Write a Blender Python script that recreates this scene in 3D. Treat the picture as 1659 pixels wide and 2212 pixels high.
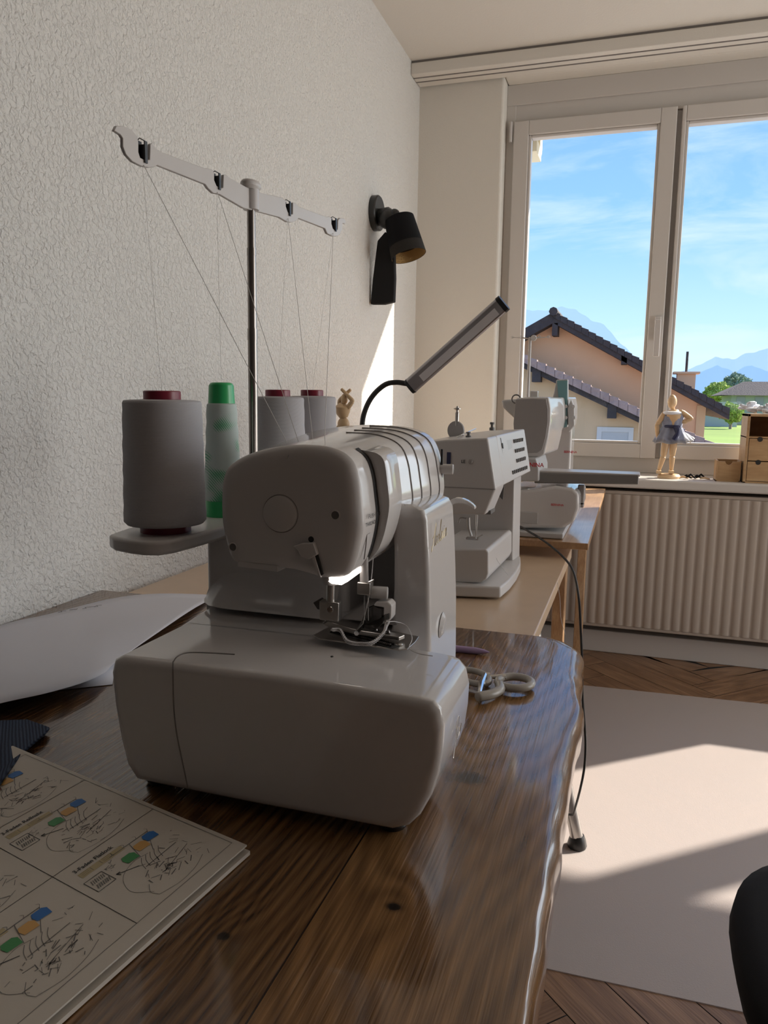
import bpy, bmesh, math, random
from mathutils import Vector, Matrix, noise as mnoise
random.seed(7)
for o in list(bpy.data.objects): bpy.data.objects.remove(o)
S=bpy.context.scene; COL=S.collection
V=Vector
# ------------------------------------------------------------------ camera
IMW,IMH,FPX=1659.0,2212.0,1650.0
CAM=V((0,0,1.10))
_vy=V((1370-829.5,870-1106,FPX)).normalized()
_vx=-V((-4225-829.5,793-1106,FPX)); _vx=(_vx-_vx.dot(_vy)*_vy).normalized()
_vz=_vx.cross(_vy)
def w_of(v): return V((_vx.dot(v),_vy.dot(v),_vz.dot(v)))
cam=bpy.data.cameras.new('camera'); camo=bpy.data.objects.new('camera',cam); COL.objects.link(camo)
cam.sensor_fit='VERTICAL'; cam.sensor_height=24; cam.sensor_width=24; cam.lens=24*FPX/IMH
cam.clip_start=0.02; cam.clip_end=9000
r_,u_,b_=w_of(V((1,0,0))),w_of(V((0,-1,0))),w_of(V((0,0,-1)))
camo.matrix_world=Matrix(((r_.x,u_.x,b_.x,CAM.x),(r_.y,u_.y,b_.y,CAM.y),(r_.z,u_.z,b_.z,CAM.z),(0,0,0,1)))
S.camera=camo
def at(px,py,x=None,y=None,z=None):
    """point of the place seen at a photograph pixel, on the world plane x=, y= or z="""
    d=w_of(V((px-829.5,py-1106,FPX)))
    if x is not None: t=(x-CAM.x)/d.x
    elif y is not None: t=(y-CAM.y)/d.y
    else: t=(z-CAM.z)/d.z
    return CAM+d*t
# ------------------------------------------------------------------ light, sky, exposure
S.view_settings.view_transform='Standard'; S.view_settings.look='None'
S.view_settings.exposure=0.35; S.view_settings.gamma=1; S.view_settings.use_curve_mapping=False
SUNV=V((1.2,1.0,1.0)).normalized()
sl=bpy.data.lights.new('sun','SUN'); sl.energy=9.0; sl.angle=math.radians(0.7); sl.color=(1,.92,.80)
so=bpy.data.objects.new('sun',sl); COL.objects.link(so); so.rotation_euler=SUNV.to_track_quat('Z','Y').to_euler()
def area(name,loc,rot,sx,sy,power,color):
    l=bpy.data.lights.new(name,'AREA'); l.shape='RECTANGLE'; l.size=sx; l.size_y=sy; l.energy=power; l.color=color
    o=bpy.data.objects.new(name,l); COL.objects.link(o); o.location=loc; o.rotation_euler=rot; return o
# fill lamps added in the second window and in the added door opening
area('fill_light_window',(2.45,3.78,1.6),(math.radians(-90),0,math.radians(0)),1.6,1.3,13,(.84,.92,1))
area('fill_light_door',(3.66,2.2,1.2),(0,math.radians(90),0),2.0,1.8,42,(1,.96,.91))
W=bpy.data.worlds.new('world'); S.world=W; W.use_nodes=True
nt=W.node_tree; N=nt.nodes; Lk=nt.links; N.clear()
out=N.new('ShaderNodeOutputWorld'); bg=N.new('ShaderNodeBackground'); Lk.new(bg.outputs[0],out.inputs[0])
tc=N.new('ShaderNodeTexCoord'); sep=N.new('ShaderNodeSeparateXYZ'); Lk.new(tc.outputs['Generated'],sep.inputs[0])
rp=N.new('ShaderNodeValToRGB'); Lk.new(sep.outputs['Z'],rp.inputs[0])
e=rp.color_ramp.elements
e[0].position=0.0; e[0].color=(.66,.88,1.0,1); e[1].position=.75; e[1].color=(.10,.25,.70,1)
for p,c in ((.10,(.50,.78,1.0,1)),(.20,(.30,.59,1.0,1)),(.36,(.20,.44,.93,1))):
    k=e.new(p); k.color=c
mp=N.new('ShaderNodeMapping'); mp.inputs['Scale'].default_value=(1.2,1.2,5.5); mp.inputs['Rotation'].default_value=(.25,.35,.2)
Lk.new(tc.outputs['Generated'],mp.inputs[0])
nz=N.new('ShaderNodeTexNoise'); nz.inputs['Scale'].default_value=2.6; nz.inputs['Detail'].default_value=7; nz.inputs['Roughness'].default_value=.62; nz.inputs['Distortion'].default_value=.5
Lk.new(mp.outputs[0],nz.inputs['Vector'])
cr=N.new('ShaderNodeValToRGB'); cr.color_ramp.elements[0].position=.47; cr.color_ramp.elements[0].color=(0,0,0,1); cr.color_ramp.elements[1].position=.72; cr.color_ramp.elements[1].color=(.75,.75,.75,1)
Lk.new(nz.outputs[0],cr.inputs[0])
mx=N.new('ShaderNodeMix'); mx.data_type='RGBA'; Lk.new(cr.outputs[0],mx.inputs[0]); Lk.new(rp.outputs[0],mx.inputs[6]); mx.inputs[7].default_value=(.72,.86,.98,1)
# whiter, brighter sky round the sun
dt=N.new('ShaderNodeVectorMath'); dt.operation='DOT_PRODUCT'; Lk.new(tc.outputs['Generated'],dt.inputs[0]); dt.inputs[1].default_value=SUNV
mr=N.new('ShaderNodeMapRange'); mr.inputs[1].default_value=.86; mr.inputs[2].default_value=1.0; mr.inputs[3].default_value=0; mr.inputs[4].default_value=2.2; Lk.new(dt.outputs['Value'],mr.inputs[0])
gl=N.new('ShaderNodeMix'); gl.data_type='RGBA'; gl.blend_type='ADD'; gl.clamp_factor=False; Lk.new(mr.outputs[0],gl.inputs[0]); Lk.new(mx.outputs[2],gl.inputs[6]); gl.inputs[7].default_value=(1,.93,.8,1)
Lk.new(gl.outputs[2],bg.inputs[0]); bg.inputs[1].default_value=1.0

# ------------------------------------------------------------------ materials
def mat(name,col,rough=.5,metal=0,bump=0,bscale=100,bdist=.002,coat=0,spec=.5,emis=None,estr=0,detail=3,var=0,vscale=8,trans=0,sheen=0):
    m=bpy.data.materials.new(name); m.use_nodes=True; t=m.node_tree; n=t.nodes; p=n['Principled BSDF']
    p.inputs['Base Color'].default_value=(*col,1); p.inputs['Roughness'].default_value=rough; p.inputs['Metallic'].default_value=metal
    p.inputs['Specular IOR Level'].default_value=spec; p.inputs['Coat Weight'].default_value=coat; p.inputs['Coat Roughness'].default_value=.06
    if sheen: p.inputs['Sheen Weight'].default_value=sheen
    if trans: p.inputs['Transmission Weight'].default_value=trans
    if emis: p.inputs['Emission Color'].default_value=(*emis,1); p.inputs['Emission Strength'].default_value=estr
    c=n.new('ShaderNodeTexCoord')
    if bump:
        z=n.new('ShaderNodeTexNoise'); z.inputs['Scale'].default_value=bscale; z.inputs['Detail'].default_value=detail
        b=n.new('ShaderNodeBump'); b.inputs['Strength'].default_value=bump; b.inputs['Distance'].default_value=bdist
        t.links.new(c.outputs['Object'],z.inputs['Vector']); t.links.new(z.outputs[0],b.inputs['Height']); t.links.new(b.outputs[0],p.inputs['Normal'])
    if var:
        z=n.new('ShaderNodeTexNoise'); z.inputs['Scale'].default_value=vscale; z.inputs['Detail'].default_value=5
        x=n.new('ShaderNodeMix'); x.data_type='RGBA'; x.inputs[6].default_value=(*[k*(1-var) for k in col],1); x.inputs[7].default_value=(*[min(1,k*(1+var)) for k in col],1)
        t.links.new(c.outputs['Object'],z.inputs['Vector']); t.links.new(z.outputs[0],x.inputs[0]); t.links.new(x.outputs[2],p.inputs['Base Color'])
    return m
def plaster(name,col,scale,strength,dist,coords='Object'):
    m=mat(name,col,.85,spec=.2); t=m.node_tree; n=t.nodes; p=n['Principled BSDF']
    c=n.new('ShaderNodeTexCoord')
    z=n.new('ShaderNodeTexNoise'); z.inputs['Scale'].default_value=scale; z.inputs['Detail'].default_value=2.5; z.inputs['Distortion'].default_value=.6
    t.links.new(c.outputs[coords],z.inputs['Vector'])
    r=n.new('ShaderNodeValToRGB'); r.color_ramp.elements[0].position=.42; r.color_ramp.elements[1].position=.66; t.links.new(z.outputs[0],r.inputs[0])
    v=n.new('ShaderNodeTexVoronoi'); v.inputs['Scale'].default_value=scale*.75; t.links.new(c.outputs[coords],v.inputs['Vector'])
    r2=n.new('ShaderNodeValToRGB'); r2.color_ramp.elements[0].position=.0; r2.color_ramp.elements[0].color=(0,0,0,1); r2.color_ramp.elements[1].position=.28; t.links.new(v.outputs['Distance'],r2.inputs[0])
    a=n.new('ShaderNodeMath'); a.operation='MULTIPLY_ADD'; t.links.new(r2.outputs[0],a.inputs[0]); a.inputs[1].default_value=.8; t.links.new(r.outputs[0],a.inputs[2])
    b=n.new('ShaderNodeBump'); b.inputs['Strength'].default_value=strength; b.inputs['Distance'].default_value=dist
    t.links.new(a.outputs[0],b.inputs['Height']); t.links.new(b.outputs[0],p.inputs['Normal'])
    return m
def glassmat(name,rough=0.0,tint=(1,1,1)):
    m=bpy.data.materials.new(name); m.use_nodes=True; t=m.node_tree; n=t.nodes; n.clear()
    o=n.new('ShaderNodeOutputMaterial'); x=n.new('ShaderNodeMixShader'); a=n.new('ShaderNodeBsdfTransparent'); g=n.new('ShaderNodeBsdfGlossy'); lw=n.new('ShaderNodeLayerWeight'); pw=n.new('ShaderNodeMath'); pw.operation='POWER'; pw.inputs[1].default_value=4; t.links.new(lw.outputs['Facing'],pw.inputs[0]); f=n.new('ShaderNodeMath'); f.operation='MULTIPLY_ADD'; f.inputs[1].default_value=.5; f.inputs[2].default_value=.025; t.links.new(pw.outputs[0],f.inputs[0])
    g.inputs['Roughness'].default_value=rough; a.inputs[0].default_value=(*tint,1)
    t.links.new(f.outputs[0],x.inputs[0]); t.links.new(a.outputs[0],x.inputs[1]); t.links.new(g.outputs[0],x.inputs[2]); t.links.new(x.outputs[0],o.inputs[0]); return m
def woodmat(name,dark,light,rough=.4,axis='Y',scale=1.0,coat=0,bump=.15,uv=False,planks=None,knots=(),plank0=0.0,dark2=None,ringy=1.0):
    m=mat(name,light,rough,coat=coat); t=m.node_tree; n=t.nodes; L=t.links; p=n['Principled BSDF']
    c=n.new('ShaderNodeTexCoord'); src=c.outputs['UV' if uv else 'Object']
    def math_(op,a,b=None,c_=None):
        q=n.new('ShaderNodeMath'); q.operation=op
        for i,k in enumerate((a,b,c_)):
            if k is None: continue
            if hasattr(k,'links') or hasattr(k,'is_output'): L.new(k,q.inputs[i])
            else: q.inputs[i].default_value=k
        return q.outputs[0]
    s=n.new('ShaderNodeSeparateXYZ'); L.new(src,s.inputs[0])
    al,ac,ot=(s.outputs['Y'],s.outputs['X'],s.outputs['Z']) if axis=='Y' else ((s.outputs['X'],s.outputs['Y'],s.outputs['Z']) if axis=='X' else (s.outputs['Z'],s.outputs['X'],s.outputs['Y']))
    tone=None
    if planks:
        idx=math_('FLOOR',math_('DIVIDE',math_('SUBTRACT',ac,plank0),planks))
        wn=n.new('ShaderNodeTexWhiteNoise'); wn.noise_dimensions='1D'; L.new(idx,wn.inputs['W']); tone=wn.outputs[0]
        al=math_('MULTIPLY_ADD',idx,3.7,al)
    # knots push the grain round them
    push=None; core=None
    for (kx,ky,kr) in knots:
        dx=math_('DIVIDE',math_('SUBTRACT',s.outputs['X'],kx),kr); dy=math_('DIVIDE',math_('SUBTRACT',s.outputs['Y'],ky),kr*1.9)
        d2=math_('ADD',math_('MULTIPLY',dx,dx),math_('MULTIPLY',dy,dy))
        g=math_('POWER',2.718,math_('MULTIPLY',d2,-.35))
        push=g if push is None else math_('ADD',push,g)
        dy2=math_('DIVIDE',math_('SUBTRACT',s.outputs['Y'],ky),kr*.75)
        k2=math_('POWER',2.718,math_('MULTIPLY',math_('ADD',math_('MULTIPLY',dx,dx),math_('MULTIPLY',dy2,dy2)),-4.0))
        core=k2 if core is None else math_('ADD',core,k2)
    cmb=n.new('ShaderNodeCombineXYZ')
    L.new(math_('MULTIPLY',al,1.3*scale),cmb.inputs[1]); L.new(math_('MULTIPLY',ac,9*scale),cmb.inputs[0]); L.new(math_('MULTIPLY',ot,3*scale),cmb.inputs[2])
    big=n.new('ShaderNodeTexNoise'); big.inputs['Scale'].default_value=1.0; big.inputs['Detail'].default_value=2.5; L.new(cmb.outputs[0],big.inputs['Vector'])
    h=math_('MULTIPLY',big.outputs[0],7.0*ringy)
    if planks:
        fr0=math_('FRACT',math_('DIVIDE',math_('SUBTRACT',ac,plank0),planks)); dxx=math_('MULTIPLY',math_('SUBTRACT',fr0,.30),planks)
        h=math_('ADD',h,math_('SUBTRACT',math_('MULTIPLY',s.outputs['Y'],13),math_('MULTIPLY',math_('MULTIPLY',dxx,dxx),420)))
    if push is not None: h=math_('MULTIPLY_ADD',push,-1.6,h)
    rings=math_('SINE',math_('MULTIPLY',h,6.28))
    cmb2=n.new('ShaderNodeCombineXYZ'); L.new(math_('MULTIPLY',al,7*scale),cmb2.inputs[1]); L.new(math_('MULTIPLY',ac,260*scale),cmb2.inputs[0]); L.new(math_('MULTIPLY',ot,60*scale),cmb2.inputs[2])
    fine=n.new('ShaderNodeTexNoise'); fine.inputs['Scale'].default_value=1.0; fine.inputs['Detail'].default_value=3; L.new(cmb2.outputs[0],fine.inputs['Vector'])
    v=math_('ADD',math_('MULTIPLY_ADD',rings,.11,.5),math_('MULTIPLY_ADD',fine.outputs[0],.9,-.45))
    if tone is not None: v=math_('ADD',v,math_('MULTIPLY_ADD',tone,.5,-.25))
    r=n.new('ShaderNodeValToRGB'); r.color_ramp.elements[0].color=(*dark,1); r.color_ramp.elements[1].color=(*light,1); r.color_ramp.elements[0].position=.1; r.color_ramp.elements[1].position=.9; L.new(v,r.inputs[0])
    colr=r.outputs[0]
    # broad stains
    st=n.new('ShaderNodeTexNoise'); st.inputs['Scale'].default_value=4*scale; st.inputs['Detail'].default_value=4; L.new(src,st.inputs['Vector'])
    sr=n.new('ShaderNodeValToRGB'); sr.color_ramp.elements[0].position=.3; sr.color_ramp.elements[0].color=(.55,.5,.46,1); sr.color_ramp.elements[1].position=.62; sr.color_ramp.elements[1].color=(1,1,1,1); L.new(st.outputs[0],sr.inputs[0])
    mm=n.new('ShaderNodeMix'); mm.data_type='RGBA'; mm.blend_type='MULTIPLY'; mm.inputs[0].default_value=.7; L.new(colr,mm.inputs[6]); L.new(sr.outputs[0],mm.inputs[7]); colr=mm.outputs[2]
    if planks:
        fr=math_('FRACT',math_('DIVIDE',math_('SUBTRACT',ac,plank0),planks))
        ed=math_('LESS_THAN',fr,.006)
        m3=n.new('ShaderNodeMix'); m3.data_type='RGBA'; L.new(ed,m3.inputs[0]); L.new(colr,m3.inputs[6]); m3.inputs[7].default_value=(*[k*.4 for k in dark],1); colr=m3.outputs[2]
    if core is not None:
        m4=n.new('ShaderNodeMix'); m4.data_type='RGBA'; cl=math_('MINIMUM',math_('MULTIPLY',core,1.6),1.0); L.new(cl,m4.inputs[0]); L.new(colr,m4.inputs[6]); m4.inputs[7].default_value=(.012,.008,.006,1); colr=m4.outputs[2]
    L.new(colr,p.inputs['Base Color'])
    b=n.new('ShaderNodeBump'); b.inputs['Strength'].default_value=bump; b.inputs['Distance'].default_value=.002; L.new(v,b.inputs['Height']); L.new(b.outputs[0],p.inputs['Normal'])
    return m
def stripes(name,c1,c2,freq,axis,rough=.8):
    m=mat(name,c1,rough); t=m.node_tree; n=t.nodes
    c=n.new('ShaderNodeTexCoord'); w=n.new('ShaderNodeTexWave'); w.bands_direction=axis; w.inputs['Scale'].default_value=freq; w.inputs['Distortion'].default_value=.6
    t.links.new(c.outputs['Object'],w.inputs['Vector']); x=n.new('ShaderNodeMix'); x.data_type='RGBA'; x.inputs[6].default_value=(*c1,1); x.inputs[7].default_value=(*c2,1)
    t.links.new(w.outputs[0],x.inputs[0]); t.links.new(x.outputs[2],n['Principled BSDF'].inputs['Base Color'])
    b=n.new('ShaderNodeBump'); b.inputs['Strength'].default_value=.6; b.inputs['Distance'].default_value=.001; t.links.new(w.outputs[0],b.inputs['Height']); t.links.new(b.outputs[0],n['Principled BSDF'].inputs['Normal'])
    return m
M={}
M['wall']=plaster('wall_plaster',(.76,.745,.715),105,.75,.0034)
M['wall_fine']=plaster('fine_plaster',(.75,.72,.66),190,.35,.0012)
M['ceil']=plaster('ceiling_plaster',(.74,.71,.655),120,.25,.001)
M['light_block']=mat('dark_light_blocker',(.06,.05,.045),.7)  # near-black tone that soaks up bounce light behind the camera
M['trim']=mat('painted_trim',(.58,.54,.50),.42)
M['frame']=mat('window_frame_white',(.62,.59,.56),.35)
M['gasket']=mat('dark_gasket',(.08,.08,.08),.6)
M['radiator']=mat('radiator_enamel',(.44,.37,.31),.45)
M['white']=mat('glossy_white_plastic',(.66,.635,.62),.10,coat=.2)
M['white2']=mat('satin_white_plastic',(.58,.555,.54),.3)
M['grey']=mat('warm_grey_plastic',(.36,.34,.33),.35)
M['agrey']=mat('embroidery_arm_grey',(.22,.21,.20),.35)
M['dgrey']=mat('dark_grey_plastic',(.14,.135,.13),.4)
M['lgrey']=mat('light_grey_plastic',(.5,.49,.48),.35)
M['slot']=mat('dark_slot',(.02,.02,.02),.6)
M['seam']=mat('seam_shadow_grey',(.22,.2,.19),.5)
M['chrome']=mat('chrome',(.72,.71,.70),.12,1)
M['steel']=mat('brushed_steel',(.45,.43,.41),.3,1)
M['dsteel']=mat('dark_steel',(.16,.15,.145),.25,1)
M['gold']=mat('pale_gold_print',(.55,.46,.30),.35,.6)
M['silver']=mat('silver_print',(.75,.73,.70),.3,.7)
M['black']=mat('black_matte',(.008,.008,.009),.8,spec=.15)
M['blackp']=mat('black_plastic',(.02,.02,.02),.35)
M['blackf']=mat('black_fabric',(.008,.008,.009),.95,bump=.4,bscale=900,bdist=.0005)
M['print']=mat('black_print',(.03,.03,.03),.5)
M['red']=mat('dark_red_plastic',(.20,.012,.03),.35)
M['redp']=mat('red_print',(.6,.03,.04),.5)
M['led']=mat('led_strip',(.9,.85,.8),.4,emis=(1,.9,.82),estr=2.8)
M['thread']=mat('white_thread',(.62,.60,.60),.8)
M['threadfar']=mat('fine_white_thread',(.75,.73,.7),.7)
M['paper']=mat('tracing_paper',(.66,.65,.69),.7,bump=.15,bscale=9,bdist=.01)
M['page']=mat('booklet_paper',(.56,.51,.44),.6)
M['ink']=mat('grey_ink',(.16,.15,.14),.7)
M['inkd']=mat('dark_ink',(.03,.03,.03),.7)
M['blue']=mat('blue_ink',(.02,.14,.42),.6)
M['orange']=mat('orange_ink',(.58,.33,.10),.6)
M['green']=mat('green_ink',(.05,.26,.08),.6)
M['redi']=mat('red_ink',(.5,.05,.08),.6)
M['tan']=mat('tan_ink',(.44,.36,.20),.6)
M['grp']=mat('green_spool_plastic',(.03,.42,.13),.35,coat=.2)
M['pole']=mat('telescopic_steel',(.30,.27,.25),.28,1)
M['oak']=woodmat('oiled_oak_top',(.050,.020,.007),(.37,.195,.075),.22,'Y',1,coat=.6,bump=.5,planks=.235,plank0=.2895,knots=((.359,.292,.032),(.237,-.002,.010),(-.10,.185,.008),(.345,.07,.012)))
M['bark']=woodmat('live_edge_oak',(.12,.065,.032),(.34,.21,.11),.3,'Y',1.4,coat=.4,bump=.6)
M['beech']=mat('beige_laminate',(.60,.44,.30),.28,var=.08,vscale=20)
M['board']=woodmat('light_board',(.36,.19,.09),(.62,.40,.22),.28,'Y',1.2,coat=.3,bump=.1)
M['boxwood']=woodmat('pale_box_wood',(.44,.26,.12),(.62,.42,.23),.5,'X',1.5,bump=.1)
M['figwood']=mat('turned_beech',(.62,.43,.25),.4,var=.12,vscale=40)
M['parquet']=woodmat('oak_parquet',(.12,.06,.03),(.38,.225,.125),.42,'X',1.0,bump=.25,uv=True)
M['navy']=stripes('navy_ribbed_fabric',(.012,.02,.045),(.05,.075,.13),130,'DIAGONAL',.9)
M['lilac']=mat('lilac_plastic',(.36,.25,.42),.4)
M['scis']=mat('taupe_grip_plastic',(.36,.33,.29),.3)
M['glass']=glassmat('window_glass')
M['screen']=mat('teal_screen',(.22,.42,.45),.12,coat=.5)
M['tulle']=mat('pale_tulle',(.72,.75,.82),.85,sheen=.5)
M['dress']=mat('blue_grey_fabric',(.26,.29,.40),.85,sheen=.5,var=.35,vscale=60)
M['sash_ribbon']=mat('navy_satin',(.02,.025,.08),.4)
M['gold_in']=mat('gold_shade_lining',(.42,.26,.10),.4,.5,bump=.8,bscale=240,bdist=.003)
M['shadew']=mat('woven_black_shade',(.016,.013,.010),.9,bump=.8,bscale=400,bdist=.002)
M['alu']=mat('grey_aluminium',(.42,.39,.39),.32,.8)
M['diff']=mat('frosted_diffuser',(.85,.83,.85),.2)
# outside
M['stucco']=mat('orange_stucco',(.86,.50,.29),.95,var=.12,vscale=.6)
M['stucco2']=mat('tan_stucco',(.68,.46,.27),.95,var=.1,vscale=.6)
M['roofd']=mat('dark_roof_tiles',(.05,.04,.04),.8,bump=1,bscale=5,bdist=.08,var=.4,vscale=4)
M['roofb']=mat('brown_roof_tiles',(.36,.25,.22),.85,bump=1,bscale=6,bdist=.08,var=.35,vscale=3)
M['greyhouse']=mat('grey_green_render',(.45,.46,.36),.95)
M['bounce_ground']=mat('grey_bounce_ground',(.34,.32,.30),.95,var=.2,vscale=.5)
M['lawn']=mat('meadow_grass',(.20,.30,.05),.95,var=.25,vscale=.15)
M['leafy']=mat('spring_leaves',(.38,.48,.10),.9,var=.4,vscale=1.5)
M['leafg']=mat('grey_green_leaves',(.26,.34,.24),.9,var=.4,vscale=1.5)
M['mount']=mat('hazy_blue_mountain',(.72,.84,1.0),1,spec=0)  # aerial haze put into the base colour
M['mount2']=mat('paler_hazed_mountain',(.90,.96,1.0),1,spec=0)  # farther ridges, more haze put into the base colour
M['cream']=mat('cream_soffit_paint',(.75,.68,.52),.8)
# transparent floor protector
def matmat():
    m=bpy.data.materials.new('frosted_floor_mat'); m.use_nodes=True; t=m.node_tree; n=t.nodes; n.clear()
    o=n.new('ShaderNodeOutputMaterial'); x=n.new('ShaderNodeMixShader'); a=n.new('ShaderNodeBsdfTransparent'); p=n.new('ShaderNodeBsdfPrincipled')
    a.inputs[0].default_value=(.95,.93,.92,1); p.inputs['Base Color'].default_value=(.66,.60,.58,1); p.inputs['Roughness'].default_value=.45
    z=n.new('ShaderNodeTexNoise'); z.inputs['Scale'].default_value=330; b=n.new('ShaderNodeBump'); b.inputs['Strength'].default_value=.5; b.inputs['Distance'].default_value=.001
    c=n.new('ShaderNodeTexCoord'); t.links.new(c.outputs['Object'],z.inputs['Vector']); t.links.new(z.outputs[0],b.inputs['Height']); t.links.new(b.outputs[0],p.inputs['Normal'])
    x.inputs[0].default_value=.46; t.links.new(a.outputs[0],x.inputs[1]); t.links.new(p.outputs[0],x.inputs[2]); t.links.new(x.outputs[0],o.inputs[0]); return m
M['fmat']=matmat()
def conemat():
    m=mat('part_wound_green_cone',(.62,.66,.66),.7); t=m.node_tree; n=t.nodes; c=n.new('ShaderNodeTexCoord')
    mpn=n.new('ShaderNodeMapping'); mpn.inputs['Scale'].default_value=(18,18,30); mpn.inputs['Rotation'].default_value=(.5,.3,0); t.links.new(c.outputs['Object'],mpn.inputs[0])
    z=n.new('ShaderNodeTexNoise'); z.inputs['Scale'].default_value=1; z.inputs['Detail'].default_value=1; t.links.new(mpn.outputs[0],z.inputs['Vector'])
    w=n.new('ShaderNodeTexWave'); w.bands_direction='DIAGONAL'; w.inputs['Scale'].default_value=160; w.inputs['Distortion'].default_value=1; t.links.new(c.outputs['Object'],w.inputs['Vector'])
    a=n.new('ShaderNodeMath'); a.operation='MULTIPLY_ADD'; t.links.new(w.outputs[0],a.inputs[0]); a.inputs[1].default_value=.12; t.links.new(z.outputs[0],a.inputs[2])
    r=n.new('ShaderNodeValToRGB'); r.color_ramp.elements[0].position=.63; r.color_ramp.elements[0].color=(.52,.60,.57,1); r.color_ramp.elements[1].position=.70; r.color_ramp.elements[1].color=(.10,.40,.2,1)
    t.links.new(a.outputs[0],r.inputs[0]); t.links.new(r.outputs[0],n['Principled BSDF'].inputs['Base Color']); return m
M['gcone']=conemat()

# ------------------------------------------------------------------ mesh helpers
class MB:
    def __init__(s): s.v=[]; s.f=[]; s.mi=[]; s.sm=[]; s.cur=0
    def mat(s,i): s.cur=i; return s
    def add(s,vs,fs,smooth=True):
        k=len(s.v); s.v+= [V(q) for q in vs]
        for f in fs: s.f.append([k+i for i in f]); s.mi.append(s.cur); s.sm.append(smooth)
        return s
    def box(s,a,b,R=None,c=None):
        x0,y0,z0=a; x1,y1,z1=b
        vs=[V(q) for q in ((x0,y0,z0),(x1,y0,z0),(x1,y1,z0),(x0,y1,z0),(x0,y0,z1),(x1,y0,z1),(x1,y1,z1),(x0,y1,z1))]
        if R is not None: vs=[c+R@(q-c) for q in vs]
        return s.add(vs,[(3,2,1,0),(4,5,6,7),(0,1,5,4),(1,2,6,5),(2,3,7,6),(3,0,4,7)])
    def tube(s,pts,r,n=10,cap=True):
        pts=[V(p) for p in pts]; m=len(pts); rs=r if isinstance(r,(list,tuple)) else [r]*m
        t0=(pts[1]-pts[0]).normalized(); u=t0.orthogonal().normalized(); k=len(s.v); rings=[]
        for i,p in enumerate(pts):
            t=((pts[min(i+1,m-1)]-pts[max(i-1,0)])).normalized()
            u=(u-u.dot(t)*t).normalized(); w=t.cross(u)
            rings.append([p+(u*math.cos(a)+w*math.sin(a))*rs[i] for a in [2*math.pi*j/n for j in range(n)]])
        vs=[q for rg in rings for q in rg]; fs=[]
        for i in range(m-1):
            for j in range(n): fs.append((i*n+j,i*n+(j+1)%n,(i+1)*n+(j+1)%n,(i+1)*n+j))
        if cap: fs.append(tuple(reversed(range(n)))); fs.append(tuple((m-1)*n+j for j in range(n)))
        return s.add(vs,fs)
    def loft(s,secs,cap=True,closed=True):
        n=len(secs[0]); vs=[q for c in secs for q in c]; fs=[]
        for i in range(len(secs)-1):
            for j in range(n if closed else n-1): fs.append((i*n+j,i*n+(j+1)%n,(i+1)*n+(j+1)%n,(i+1)*n+j))
        if cap: fs.append(tuple(reversed(range(n)))); fs.append(tuple((len(secs)-1)*n+j for j in range(n)))
        return s.add(vs,fs)
    def lathe(s,o,prof,n=32,ax=(0,0,1),sx=1,sy=1):
        o=V(o); ax=V(ax).normalized(); u=ax.orthogonal().normalized() if abs(ax.z)<.99 else V((1,0,0)); w=ax.cross(u)
        secs=[[o+ax*h+(u*math.cos(a)*sx+w*math.sin(a)*sy)*max(r,1e-5) for a in [2*math.pi*j/n for j in range(n)]] for r,h in prof]
        return s.loft(secs)
    def prism(s,pts,d):
        d=V(d); pts=[V(p) for p in pts]; return s.loft([pts,[p+d for p in pts]])
    def ball(s,c,r,n=16,m=10):
        c=V(c); r=(r,r,r) if not isinstance(r,(tuple,list)) else r
        secs=[[c+V((r[0]*math.sin(t)*math.cos(a),r[1]*math.sin(t)*math.sin(a),r[2]*math.cos(t))) for a in [2*math.pi*j/n for j in range(n)]] for t in [1e-3+ (math.pi-2e-3)*i/m for i in range(m+1)]]
        return s.loft(secs)
    def torus(s,c,R,r,ax,n=28,m=10,sx=1,sy=1):
        c=V(c); ax=V(ax).normalized(); u=ax.orthogonal().normalized(); w=ax.cross(u); secs=[]
        for i in range(n+1):
            a=2*math.pi*i/n; d=u*math.cos(a)*sx+w*math.sin(a)*sy
            secs.append([c+d*R+(d.normalized()*math.cos(b)+ax*math.sin(b))*r for b in [2*math.pi*j/m for j in range(m)]])
        return s.loft(secs,cap=False)
    def build(s,name,mats,parent=None,bevel=0,seg=3,ang=35,sub=0,origin=None,weighted=True):
        me=bpy.data.meshes.new(name); org=V((0,0,0))
        if parent is not None: org=parent_world(parent)
        elif origin is not None: org=V(origin)
        me.from_pydata([q-org for q in s.v],[],s.f)
        if not isinstance(mats,(list,tuple)): mats=[mats]
        for k in mats: me.materials.append(M[k] if isinstance(k,str) else k)
        for i,p in enumerate(me.polygons): p.material_index=s.mi[i]; p.use_smooth=s.sm[i]
        bm=bmesh.new(); bm.from_mesh(me); bmesh.ops.recalc_face_normals(bm,faces=bm.faces); bm.to_mesh(me); bm.free()
        me.set_sharp_from_angle(angle=math.radians(ang))
        o=bpy.data.objects.new(name,me); COL.objects.link(o)
        if parent is not None: o.parent=parent; WL[o.name]=org
        else: o.location=org; WL[o.name]=org
        if bevel:
            b=o.modifiers.new('bevel','BEVEL'); b.width=bevel; b.segments=seg; b.limit_method='ANGLE'; b.angle_limit=math.radians(ang); b.harden_normals=False
        if weighted and not sub:
            q=o.modifiers.new('wn','WEIGHTED_NORMAL'); q.keep_sharp=True; q.weight=60
        if sub:
            q=o.modifiers.new('sub','SUBSURF'); q.levels=sub; q.render_levels=sub
        return o
WL={}
def parent_world(p): return WL[p.name]
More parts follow.
